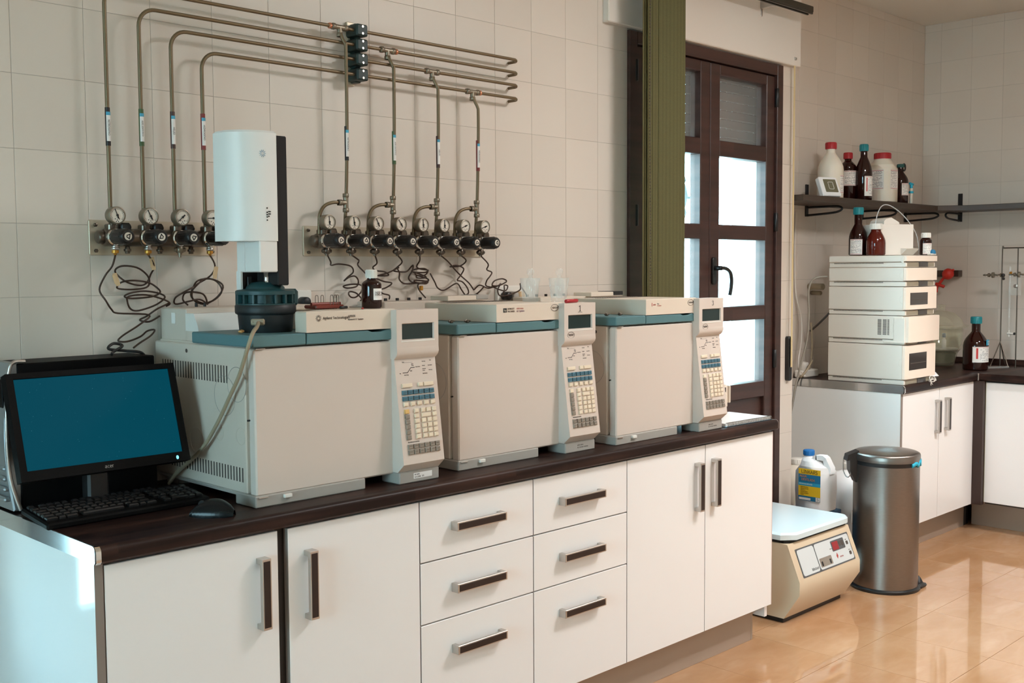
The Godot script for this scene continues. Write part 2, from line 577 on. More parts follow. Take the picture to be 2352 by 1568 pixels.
	tb.transparency = BaseMaterial3D.TRANSPARENCY_ALPHA
	# computer
	mat("case_black", rgb(14, 14, 15), 0.5, 0.0, 0.2)
	mat("case_silver", rgb(150, 158, 162), 0.3, 0.7)
	mat("bezel", rgb(15, 15, 15), 0.5, 0.0, 0.2)
	mat("screen_on", rgb(2, 10, 13), 0.5, 0.0, 0.15)
	M.screen_on.emission_enabled = true; M.screen_on.emission = Color(0.0, 0.05, 0.078).linear_to_srgb(); M.screen_on.emission_energy_multiplier = 1.0
	mat("led_on", rgb(180, 230, 250), 0.3)
	M.led_on.emission_enabled = true; M.led_on.emission = Color(0.4, 0.85, 1.0); M.led_on.emission_energy_multiplier = 1.2
	mat("dust", rgb(120, 170, 180), 0.8)
	mat("key_black", rgb(26, 27, 28), 0.35)
	mat("mouse_black", rgb(16, 20, 22), 0.22, 0.0, 0.35)
	# blind
	var cloth := mat("blind_cloth", Color.WHITE, 0.85)
	var ci := Image.create(64, 64, false, Image.FORMAT_RGB8)
	for x in 64:
		for y in 64:
			var w := 0.5 + 0.25 * sin(x * TAU / 8.0) + rng.randf_range(-0.2, 0.2)
			ci.set_pixel(x, y, rgb(78, 74, 42).lerp(rgb(96, 91, 54), clampf(w, 0, 1)))
	cloth.albedo_texture = img_tex(ci)
	cloth.uv1_triplanar = true; cloth.uv1_scale = Vector3(6, 6, 6)
	mat("blind_shade", rgb(96, 96, 56), 0.85)
	mat("strap_cloth", rgb(206, 184, 140), 0.8)
	mat("rail_metal", rgb(60, 56, 46), 0.4, 0.3)
	mat("shutter_slat", rgb(96, 80, 70), 0.7)
	mat("iron", rgb(150, 176, 182), 0.6)
	# right-hand side
	mat("lc_front", rgb(236, 220, 204), 0.5)
	mat("lc_side", rgb(228, 220, 208), 0.45)
	mat("lc_recess", rgb(228, 220, 208), 0.5)
	mat("lc_dark", rgb(62, 58, 56), 0.15)
	mat("lc_metal", rgb(150, 140, 120), 0.5)
	mat("carton", rgb(232, 224, 214), 0.7)
	var st := mat("brushed_steel", Color.WHITE, 0.3, 0.95)
	var bi := Image.create(256, 64, false, Image.FORMAT_RGB8)
	var bf := FastNoiseLite.new()
	bf.seed = 3; bf.frequency = 0.2; bf.fractal_octaves = 3
	for x in 256:
		for y in 64:
			var t := 0.5 + 0.5 * bf.get_noise_2d(x * 0.12, y * 3.0)
			bi.set_pixel(x, y, rgb(134, 124, 117).lerp(rgb(142, 132, 125), clampf(t, 0, 1)))
	st.albedo_texture = img_tex(bi)
	st.uv1_scale = Vector3(3, 6, 1)
	st.anisotropy_enabled = true; st.anisotropy = 0.6
	mat("bag_cyan", rgb(36, 170, 200), 0.5)
	mat("fuge_beige", rgb(214, 194, 166), 0.55)
	fine(M.fuge_beige, skin, 12.0, 0.12)
	mat("fuge_lid", rgb(214, 228, 232), 0.25)
	mat("panel_grey", rgb(206, 210, 210), 0.5)
	mat("panel_frame", rgb(84, 86, 88), 0.5)
	mat("led_red", rgb(150, 20, 30), 0.3)
	mat("label_yellow", rgb(236, 188, 28), 0.6)
	mat("label_blue", rgb(24, 110, 150), 0.6)
	mat("label_cyan", rgb(40, 156, 190), 0.6)
	mat("print_orange", rgb(226, 142, 48), 0.7)
	mat("cap_blue", rgb(20, 110, 180), 0.5)
	for k in 3:
		var p := mat("printed_paper_%d" % k, Color.WHITE, 0.7)
		p.albedo_texture = img_tex(paper_image(40 + k, k == 1))
	mat("cardboard_dark", rgb(52, 46, 40), 0.8)

# ---------------------------------------------------------------- the setting
# tiles on a wall; axis 2: the wall faces +z at coordinate f, u is x. axis 0: the wall faces -x, u is z
func tiles(parent: Node3D, axis: int, f: float, u0: float, u1: float, v0: float, v1: float, uo: float, vo: float, s: float):
	var g := 0.0006
	for i in range(floori((u0 - uo) / s), ceili((u1 - uo) / s)):
		for j in range(floori((v0 - vo) / s), ceili((v1 - vo) / s)):
			var a := maxf(u0, uo + i * s) + g
			var b := minf(u1, uo + (i + 1) * s) - g
			var c := maxf(v0, vo + j * s) + g
			var d := minf(v1, vo + (j + 1) * s) - g
			if b - a < 0.01 or d - c < 0.01: continue
			var w := snappedf(b - a, 0.0005)
			var h := snappedf(d - c, 0.0005)
			var key := "tile%d_%.4f_%.4f" % [axis, w, h]
			if not shapes.has(key):
				var mb := MB.new()
				bx(mb, Vector3.ZERO, Vector3(w, h, 0.011) if axis == 2 else Vector3(0.011, h, w), 0.0005)
				shapes[key] = mesh_of(mb)
			var jit := rng.randf_range(0.0, 0.0002)
			var at := Vector3((a + b) / 2, (c + d) / 2, f - 0.0055 - jit) if axis == 2 else Vector3(f + 0.0055 + jit, (c + d) / 2, (a + b) / 2)
			put("tile", shapes[key], M["wall_tile_%d" % rng.randi_range(0, 2)], parent, at)

func shell(called: String, boxes: Array, m: Material) -> Node3D:
	var o := structure(called)
	var b := MB.new()
	for q in boxes: bz(b, q[0], q[1])
	part("masonry", b, m, o)
	return o

func room():
	var H := 3.0242
	var fl := structure("floor")
	boxpart("bed", Vector3(-4.75, -0.2, -0.30), Vector3(5.95, -0.009, 4.7), M.floor_joint, fl, 0.0)
	var s := 0.4055
	var key := "floor_tile"
	var mb := MB.new()
	bx(mb, Vector3.ZERO, Vector3(s - 0.0016, 0.009, s - 0.0016), 0.0006)
	shapes[key] = mesh_of(mb)
	for i in range(-19, 8):
		for j in range(-3, 9):
			var x := 2.7315 + (i + 0.5) * s
			var z := 0.8985 + (j + 0.5) * s
			if x > 6.0 or z > 4.7: continue
			put("tile", shapes[key], M["floor_tile_%d" % rng.randi_range(0, 2)], fl, Vector3(x, -0.0045, z))
	var wl := shell("wall_left", [[Vector3(-4.75, 0, -0.12), Vector3(-1.0, H, -0.0012)], [Vector3(-0.145, 0, -0.12), Vector3(2.544, H, -0.0012)], [Vector3(3.74, 0, -0.12), Vector3(3.8755, H, -0.0012)], [Vector3(3.80, 0, -0.32), Vector3(3.8755, H, -0.115)],
		[Vector3(-1.0, 2.49, -0.12), Vector3(-0.145, H, -0.0012)], [Vector3(2.544, 2.49, -0.12), Vector3(3.74, H, -0.0012)]], M.grout)
	tiles(wl, 2, 0.0, -0.145, 2.544, 0.6634, H, 0.0414, 1.435, 0.1928)
	tiles(wl, 2, 0.0, 3.74, 3.8755, 0.0, 2.50, 3.74, 1.435, 0.1928)
	var wa := shell("wall_alcove", [[Vector3(3.87, 0, -0.32), Vector3(5.95, H, -0.2155)]], M.grout)
	tiles(wa, 2, -0.2143, 3.8755, 5.7916, 0.85, H, 3.70, 1.435, 0.1928)
	var wb := shell("wall_back", [[Vector3(5.7928, 0, -0.23), Vector3(5.95, H, 4.7)]], M.grout)
	tiles(wb, 0, 5.7916, -0.2143, 1.14, 0.85, H, -0.30, 1.435, 0.1928)
	shell("wall_right", [[Vector3(-4.75, 0, 4.6), Vector3(5.95, H, 4.75)]], M.plaster)
	shell("wall_front", [[Vector3(-4.75, 0, -0.12), Vector3(-4.6, H, 1.25)], [Vector3(-4.75, 0, 3.20), Vector3(-4.6, H, 4.75)], [Vector3(-4.75, 0, 1.25), Vector3(-4.6, 0.7, 3.20)], [Vector3(-4.75, 2.6, 1.25), Vector3(-4.6, H, 3.20)]], M.plaster)
	# wide window in the end wall behind the camera's left: its daylight falls along the benches
	var wn := structure("window_1", Vector3(-4.65, 0.8, 1.45))
	var fb := MB.new()
	for z in [1.25, 2.20, 3.15]: bz(fb, Vector3(-4.69, 0.7, z), Vector3(-4.63, 2.6, z + 0.05), 0.003)
	for y in [0.7, 2.55]: bz(fb, Vector3(-4.69, y, 1.30), Vector3(-4.63, y + 0.05, 3.15), 0.003)
	part("frame", fb, M.door_wood, wn)
	for z in [1.30, 2.25]: boxpart("pane", Vector3(-4.663, 0.75, z), Vector3(-4.658, 2.55, z + 0.9), M.pane, wn, 0.0)
	shell("ceiling", [[Vector3(-4.75, H, -0.32), Vector3(5.95, H + 0.2, 4.75)]], M.ceiling_paint)
	# the plastered shutter box over the door
	var tr := structure("trim_1")
	boxpart("shutter_box", Vector3(2.39, 2.497, -0.005), Vector3(3.874, H, 0.03), M.plaster, tr, 0.004)

func french_door(called: String, x0: float, x1: float, shutters: bool):
	var d := structure(called, Vector3((x0 + x1) / 2, 0, 0))
	var top := 2.49
	var f := 0.052
	var b := MB.new()
	bz(b, Vector3(x0, 0, -0.09), Vector3(x0 + f, top, 0.014), 0.003)
	bz(b, Vector3(x1 - f, 0, -0.09), Vector3(x1, top, 0.014), 0.003)
	bz(b, Vector3(x0 + f, top - f, -0.09), Vector3(x1 - f, top, 0.014), 0.003)
	part("frame", b, M.door_wood, d)
	var mid := (x0 + x1) / 2
	var rows := [[2.088, 2.385], [1.702, 2.016], [1.318, 1.634], [0.944, 1.250]]
	if not shutters: rows = [[1.70, 2.385], [1.10, 1.62], [0.57, 1.02]]
	for side in [0, 1]:
		var a := x0 + f + 0.002 if side == 0 else mid + 0.002
		var e := mid - 0.002 if side == 0 else x1 - f - 0.002
		var sa := 0.075
		var se := 0.072
		var lf := MB.new()
		bz(lf, Vector3(a, 0.02, -0.06), Vector3(a + sa, top - f - 0.004, 0.0), 0.004)
		bz(lf, Vector3(e - se, 0.02, -0.06), Vector3(e, top - f - 0.004, 0.0), 0.004)
		var low: float = rows[-1][0]
		var pb := 0.30
		var pt := low - 0.076
		var rails := [[rows[0][1], top - f - 0.004]]
		for k in rows.size() - 1: rails.append([rows[k + 1][1], rows[k][0]])
		rails.append([pt, low])
		rails.append([0.02, pb])
		for r in rails: bz(lf, Vector3(a + sa - 0.002, r[0], -0.06), Vector3(e - se + 0.002, r[1], 0.0), 0.004)
		var leaf := part("leaf", lf, M.door_wood, d)
		for r in rows:
			boxpart("pane", Vector3(a + sa - 0.004, r[0] - 0.004, -0.036), Vector3(e - se + 0.004, r[1] + 0.004, -0.031), M.pane, leaf, 0.0)
		boxpart("lower_panel", Vector3(a + sa - 0.004, pb - 0.004, -0.045), Vector3(e - se + 0.004, pt + 0.004, -0.02), M.door_wood, leaf, 0.003)
		for y in [2.33, 1.725, 1.05]:
			var hx := a - 0.006 if side == 0 else e + 0.006
			var hb := MB.new()
			cyl(hb, Vector3(hx, y - 0.045, 0.008), Vector3(hx, y + 0.045, 0.008), 0.011, 12, 0.002)
			part("hinge", hb, M.black_plastic, leaf)
		if side == 1 and shutters:
			var hb := MB.new()
			prism(hb, rrect(mid + 0.012, 1.425, mid + 0.044, 1.55, 0.012), Vector3.ZERO, Vector3.RIGHT, Vector3.UP, Vector3.BACK, 0.012, 0.003)
			var hx := mid + 0.028
			cyl(hb, Vector3(hx, 1.50, 0.0), Vector3(hx, 1.50, 0.05), 0.011, 14, 0.002)
			tube(hb, spline([Vector3(hx - 0.004, 1.501, 0.045), Vector3(hx + 0.03, 1.498, 0.05), Vector3(hx + 0.06, 1.482, 0.052), Vector3(hx + 0.073, 1.45, 0.052), Vector3(hx + 0.073, 1.41, 0.05), Vector3(hx + 0.066, 1.375, 0.048)], 5), 0.0085, 10)
			part("handle", hb, M.black_plastic, leaf)
	# the roller shutter outside: slats joined by perforated strips; over the far door only the top panes are covered
	var pitch := 0.044
	var y_low := 2.045 if shutters else 0.86
	for k in int((2.485 - y_low) / pitch):
		var y := y_low + k * pitch
		var xa := x0 - 0.06
		var xb := 3.799 if shutters else x1 + 0.06
		var sb := MB.new()
		bz(sb, Vector3(xa, y, -0.148), Vector3(xb, y + pitch - 0.003, -0.138), 0.003)
		for q in 30:
			var xx := xa + q * 0.0475
			if xx < xb - 0.01: bz(sb, Vector3(xx, y + pitch - 0.003, -0.145), Vector3(minf(xx + 0.0415, xb), y + pitch, -0.141), 0.0)
		part("shutter_slat", sb, M.shutter_slat, d)

func outside():
	var g := structure("terrace")
	boxpart("paving", Vector3(-16, -0.3, -0.12), Vector3(-4.75, -0.05, 12.0), M.terrace, g, 0.0)
	boxpart("paving", Vector3(-14, -0.3, -9.0), Vector3(20, -0.05, -0.12), M.terrace, g, 0.0)
	# iron railing seen through the left leaf of the door
	var t := thing("window_grille", "pale iron bars with turned knops outside the left leaf of the door", "railing", Vector3(3.3, -0.05, -0.40))
	for x in [3.168, 3.281, 3.394, 3.507]:
		var b := MB.new()
		var prof := [Vector2(0, -0.05), Vector2(0.009, -0.05), Vector2(0.009, 1.74), Vector2(0.014, 1.75), Vector2(0.022, 1.775), Vector2(0.014, 1.80), Vector2(0.019, 1.815), Vector2(0.028, 1.86), Vector2(0.02, 1.90), Vector2(0.012, 1.92), Vector2(0.02, 1.935), Vector2(0.012, 1.955), Vector2(0.009, 1.97), Vector2(0.009, 2.3), Vector2(0, 2.3)]
		lathe(b, Vector3(x, 0, -0.34), prof, 14)
		part("bar", b, M.iron, t)
	boxpart("cross_rail", Vector3(3.10, 1.846, -0.346), Vector3(3.53, 1.858, -0.334), M.iron, t)
	boxpart("cross_rail", Vector3(3.10, 1.1, -0.346), Vector3(3.53, 1.112, -0.334), M.iron, t)
	# low building across the street
	var h := thing("building", "pale low building with a pitched roof far beyond the door", "building", Vector3(13.5, -0.3, -15.0))
	var b := MB.new()
	bz(b, Vector3(9, -0.3, -18), Vector3(19, 0.55, -15))
	part("wall", b, M.terrace, h)
	b = MB.new()
	prism(b, [Vector2(-14.7, 0.55), Vector2(-18.3, 0.55), Vector2(-16.5, 1.25)], Vector3(8.8, 0, 0), Vector3(0, 0, 1), Vector3.UP, Vector3.RIGHT, 10.4)
	part("roof", b, mat("roof_tile", rgb(150, 160, 160), 0.8), h)
	for k in 5: boxpart("window", Vector3(9.8 + k * 1.8, -0.05, -15.0), Vector3(10.6 + k * 1.8, 0.4, -14.97), M.lc_side, h, 0.0)

# ---------------------------------------------------------------- the bench along the tiled wall
func handle(parent: Node3D, at: Vector3, length: float, upright: bool, face_x := false):
	# a bar handle on two square legs with a dark inlay; at = middle of the handle on the door's face
	var ex := Vector3.UP if upright else Vector3.RIGHT
	var ey := Vector3.RIGHT if upright else Vector3.UP
	var ez := Vector3.BACK
	if face_x: ez = Vector3.LEFT; ey = Vector3.BACK
	var key := "handle%.3f%s%s" % [length, upright, face_x]
	if not shapes.has(key):
		var b := MB.new()
		b.xf = Transform3D(Basis(ex, ey, ex.cross(ey)), Vector3.ZERO)
		var sg := ex.cross(ey).dot(ez)
		var h := length / 2
		bx(b, Vector3(0, 0, 0.0235 * sg), Vector3(length, 0.026, 0.011), 0.001)
		for q in [-1.0, 1.0]: bx(b, Vector3(q * (h - 0.007), 0, 0.010 * sg), Vector3(0.014, 0.026, 0.020), 0.001)
		var g := MB.new()
		g.xf = b.xf
		bx(g, Vector3(0.0, 0, 0.0285 * sg), Vector3(length - 0.012, 0.019, 0.003), 0.0006)
		shapes[key] = [mesh_of(b), mesh_of(g)]
	var o := put("handle", shapes[key][0], M.satin_metal, parent, at)
	var i := MeshInstance3D.new()
	i.name = "grip"; i.mesh = shapes[key][1]; i.material_override = M.handle_grip
	o.add_child(i)

func front_leaf(called: String, x0: float, x1: float, y0: float, y1: float, z: float, parent: Node3D) -> MeshInstance3D:
	var o := boxpart(called, Vector3(x0, y0, z - 0.019), Vector3(x1, y1, z), M.white_laminate, parent, 0.0012)
	boxpart("edge_band", Vector3(x0 - 0.0006, y0, z - 0.019), Vector3(x0, y1, z - 0.001), M.edge_grey, o, 0.0)
	return o

func worktop_profile(z0: float, z1: float) -> Array:
	var r := 0.014
	var out := [Vector2(z0, 0.86), Vector2(z1 - 0.006, 0.86), Vector2(z1, 0.866)]
	for k in 6:
		var a := PI / 2 * k / 5.0
		out.append(Vector2(z1 - r + cos(a) * r, 0.90 - r + sin(a) * r))
	out.append(Vector2(z0, 0.90))
	return out

func front_bench():
	var zc := 0.6036
	var t := thing("worktop", "long dark brown wood worktop carrying the three gas chromatographs", "worktop", Vector3(1.34, 0.86, 0.3))
	var b := MB.new()
	prism(b, worktop_profile(0.001, 0.6236), Vector3(-0.0475, 0, 0), Vector3(0, 0, 1), Vector3.UP, Vector3.RIGHT, 2.7705)
	part("board", b, M.worktop_wood, t)
	b = MB.new()
	prism(b, worktop_profile(0.002, 0.618), Vector3(-0.0509, 0, 0), Vector3(0, 0, 1), Vector3.UP, Vector3.RIGHT, 0.0034)
	part("end_strip", b, M.edge_strip, t)
	b = MB.new()
	prism(b, worktop_profile(0.6175, 0.6252), Vector3(-0.0515, 0, 0), Vector3(0, 0, 1), Vector3.UP, Vector3.RIGHT, 0.012)
	part("strip_cap", b, M.chrome, t)
	b = MB.new()
	prism(b, worktop_profile(0.002, 0.6236), Vector3(2.723, 0, 0), Vector3(0, 0, 1), Vector3.UP, Vector3.RIGHT, 0.003)
	part("end_strip", b, M.edge_grey, t)
	# units
	var y0 := 0.1526
	var y1 := 0.852
	var c := thing("base_cabinet", "white base cabinet with two doors under the computer end of the worktop", "cabinet", Vector3(0.42, y0, 0.3), "white base cabinets of the long bench")
	boxpart("carcass", Vector3(-0.0275, y0 + 0.002, 0.01), Vector3(0.883, 0.858, 0.578), M.carcass, c, 0.0)
	boxpart("end_panel", Vector3(-0.0475, 0.0, 0.004), Vector3(-0.0285, 0.859, 0.6036), M.end_laminate, c, 0.001)
	boxpart("edge_band", Vector3(-0.0478, 0.0, 0.6036), Vector3(-0.0282, 0.859, 0.6044), M.edge_grey, c, 0.0)
	var d := front_leaf("door", -0.0246, 0.4225, y0, y1, zc, c)
	handle(d, Vector3(0.372, 0.706, zc), 0.178, true)
	d = front_leaf("door", 0.4525, 0.8835, y0, y1, zc, c)
	handle(d, Vector3(0.512, 0.700, zc), 0.178, true)
	for k in 2:
		var a := 0.8868 + k * 0.4586
		var e := a + 0.4556
		c = thing("drawer_unit", ["white three-drawer unit next to the two-door cabinet at the computer end", "white three-drawer unit next to the two-door cabinet by the floor centrifuge"][k], "drawer unit", Vector3((a + e) / 2, y0, 0.3), "white three-drawer units")
		boxpart("carcass", Vector3(a + 0.002, y0 + 0.002, 0.01), Vector3(e, 0.858, 0.578), M.carcass, c, 0.0)
		var cut := [[0.6775, y1, 0.766], [0.4995, 0.6735, 0.586], [y0, 0.4955, 0.405]]
		for q in cut:
			d = front_leaf("drawer", a, e, q[0], q[1], zc, c)
			handle(d, Vector3((a + e) / 2 - 0.013, q[2], zc), 0.2, false)
	c = thing("base_cabinet", "white base cabinet with paired upright handles at the right end of the long bench", "cabinet", Vector3(2.26, y0, 0.3), "white base cabinets of the long bench")
	boxpart("carcass", Vector3(1.806, y0 + 0.002, 0.01), Vector3(2.70, 0.858, 0.578), M.carcass, c, 0.0)
	boxpart("end_panel", Vector3(2.70, 0.10, 0.004), Vector3(2.7185, 0.859, 0.583), M.white_laminate, c, 0.001)
	d = front_leaf("door", 1.8040, 2.2562, y0, y1, zc, c)
	handle(d, Vector3(2.203, 0.705, zc), 0.178, true)
	d = front_leaf("door", 2.2592, 2.7149, y0, y1, zc, c)
	handle(d, Vector3(2.308, 0.708, zc), 0.178, true)
	boxpart("edge_band", Vector3(2.7149, y0, zc - 0.019), Vector3(2.7185, y1, zc - 0.0005), mat("edge_pink", rgb(206, 182, 176), 0.5), d, 0.0)
	var p := thing("plinth_board", "brown-grey metallic plinth under the white cabinets of the long bench", "plinth", Vector3(1.33, 0, 0.53))
	boxpart("board", Vector3(-0.026, 0.0, 0.52), Vector3(2.675, 0.150, 0.5356), M.plinth, p, 0.001)
	boxpart("end_clip", Vector3(2.6755, 0.0, 0.518), Vector3(2.689, 0.150, 0.5362), M.plinth, p, 0.002)
	p = thing("cabinet_foot", "white rounded cabinet foot behind the plinth's right end", "foot", Vector3(2.68, 0, 0.42))
	b = MB.new()
	lathe(b, Vector3(2.68, 0, 0.42), [Vector2(0, 0), Vector2(0.018, 0), Vector2(0.034, 0.012), Vector2(0.04, 0.04), Vector2(0.04, 0.152), Vector2(0, 0.152)], 20)
	part("foot", b, M.cap_white, p)

# ---------------------------------------------------------------- gas lines on the wall
const GAS := ["NITROGENO", "AIRE SINTETICO", "HELIO", "HIDROGENO"]
const PX := [0.2715, 0.3675, 0.4610, 0.5555]
const PY := [2.269, 2.2225, 2.1765, 2.1285]

func pipe_label(o: Node3D, x: float, y0: float, y1: float, z: float, r: float, k: int):
	var m: Material = [M.sleeve_black, M.sleeve_green, M.sleeve_brown, M.sleeve_red][k]
	var b := MB.new()
	cyl(b, Vector3(x, y0, z), Vector3(x, y1, z), r + 0.0012, 14)
	var s := part("label_sleeve", b, m, o)
	b = MB.new()
	lathe(b, Vector3(x, 0, z), [Vector2(r + 0.0018, y0 + 0.012), Vector2(r + 0.0018, y1 - 0.012)], 10, Vector3.UP, PI / 2 - 0.95, PI / 2 + 0.95)
	part("paper_strip", b, M.paper, s)
	b = MB.new()
	lathe(b, Vector3(x, 0, z), [Vector2(r + 0.0021, y1 - 0.021), Vector2(r + 0.0021, y1 - 0.012)], 10, Vector3.UP, PI / 2 - 0.95, PI / 2 + 0.95)
	part("blue_mark", b, M.sky_blue, s)
	print_text(GAS[k], 0.0055 if k != 1 else 0.0044, M.print_black, s, Vector3(x - 0.0005, (y0 + y1) / 2 - 0.003, z + r + 0.0032), Basis(Vector3(0, -1, 0), Vector3(1, 0, 0), Vector3(0, 0, 1)), HORIZONTAL_ALIGNMENT_CENTER)

func tee(b: MB, at: Vector3, ex: Vector3, ey: Vector3, r: float):
	# compression tee: body with two nuts along ex and one along ey
	cyl(b, at - ex * 0.024, at + ex * 0.024, r + 0.003, 12)
	cyl(b, at, at + ey * 0.03, r + 0.003, 12)
	for s in [-1.0, 1.0]: cyl(b, at + ex * s * 0.017, at + ex * s * 0.030, r + 0.0055, 6, 0.0012)
	cyl(b, at + ey * 0.017, at + ey * 0.030, r + 0.0055, 6, 0.0012)

func gas_pipes():
	var z := 0.05
	var r := 0.0055
	var words := ["first and tallest of the four", "second of the four, with a green sleeve", "third of the four, with a brown sleeve", "fourth of the four, with a red sleeve"]
	for k in 4:
		var x: float = PX[k]
		var y: float = PY[k]
		var o := thing("gas_pipe", "bent metal gas pipe above the left manifold, " + words[k], "pipe", Vector3(x, 1.60, z), "gas supply pipes from the left manifold")
		var pts := [Vector3(x, 1.60, z)]
		var rb := 0.05
		for q in 9:
			var a := PI - PI / 2 * q / 8.0
			pts.append(Vector3(x + rb + cos(a) * rb, y - rb + sin(a) * rb, z))
		pts.append(Vector3(1.83, y, z))
		for q in 6:
			var a := PI / 2 * (q + 1) / 6.0
			pts.append(Vector3(1.83 + sin(a) * 0.016, y - 0.004 * sin(a), z - 0.016 + cos(a) * 0.016))
		pts.append(Vector3(1.846, y - 0.004, 0.001))
		var b := MB.new()
		tube(b, pts, r, 12)
		part("pipe", b, M.pipe_metal, o)
		pipe_label(o, x, [1.840, 1.846, 1.846, 1.849][k], [1.942, 1.947, 1.949, 1.952][k], z, r, k)
	var DX := [1.048, 1.2405, 1.4335, 1.6215]
	var tone := ["black", "green", "brown", "red"]
	for k in 4:
		var x: float = DX[k]
		var y: float = PY[k]
		var o := thing("drop_pipe", "metal drop pipe with %s sleeve between the right manifold and the %s horizontal pipe" % [tone[k], ["top", "second", "third", "lowest"][k]], "pipe", Vector3(x, 1.60, 0.06), "drop pipes of the right manifold")
		var b := MB.new()
		var zz := 0.068
		tube(b, spline([Vector3(x - 0.006, y - 0.02, 0.056), Vector3(x - 0.003, y - 0.035, 0.060), Vector3(x + 0.004, y - 0.055, 0.066), Vector3(x + 0.005, y - 0.075, zz), Vector3(x + 0.004, 1.95, zz), Vector3(x + 0.002, 1.75, 0.062), Vector3(x, 1.60, 0.05)], 6), r, 12)
		part("pipe", b, M.pipe_metal, o)
		b = MB.new()
		tee(b, Vector3(x - 0.006, y, z), Vector3.RIGHT, Vector3.DOWN, r)
		var tp := part("upper_tee", b, M.fitting_metal, o)
		b = MB.new()
		var sd := -1.0 if k == 0 else 1.0
		if k != 2:
			cyl(b, Vector3(x - 0.006 + sd * 0.0315, y, z), Vector3(x - 0.006 + sd * 0.041, y, z), r + 0.004, 6, 0.001)
			part("nut", b, M.copper, tp)
		# lower tee and the branch to the neighbouring regulator
		var ly := 1.716
		b = MB.new()
		tee(b, Vector3(x + 0.001, ly, 0.06), Vector3.UP, Vector3.LEFT, r)
		part("lower_tee", b, M.fitting_metal, o)
		b = MB.new()
		tube(b, spline([Vector3(x - 0.02, ly, 0.06), Vector3(x - 0.050, ly - 0.001, 0.059), Vector3(x - 0.078, ly - 0.012, 0.056), Vector3(x - 0.0935, ly - 0.036, 0.053), Vector3(x - 0.0965, ly - 0.07, 0.051), Vector3(x - 0.0965, 1.60, 0.05)], 6), r, 12)
		part("branch", b, M.pipe_metal, o)
		pipe_label(o, x + 0.0035, 1.850, 1.958, zz - 0.002, r, k)
	var c := thing("pipe_clamp_strip", "steel strip on the wall with four dark green clamps holding the horizontal gas pipes", "bracket", Vector3(1.114, 2.20, 0.0))
	boxpart("strip", Vector3(1.100, 2.098, 0.0), Vector3(1.128, 2.302, 0.012), M.plate_steel, c, 0.002)
	for y in PY:
		var b := MB.new()
		prism(b, rrect(1.096, y - 0.019, 1.142, y + 0.019, 0.007), Vector3(0, 0, 0.012), Vector3.RIGHT, Vector3.UP, Vector3.BACK, 0.058, 0.005)
		bz(b, Vector3(1.107, y - 0.024, 0.012), Vector3(1.131, y + 0.024, 0.045), 0.004)
		var q := part("clamp", b, M.clamp_green, c)
		b = MB.new()
		for s in [-1.0, 1.0]: cyl(b, Vector3(1.119, y + s * 0.011, 0.069), Vector3(1.119, y + s * 0.011, 0.0715), 0.004, 10)
		part("screw", b, M.satin_metal, q)

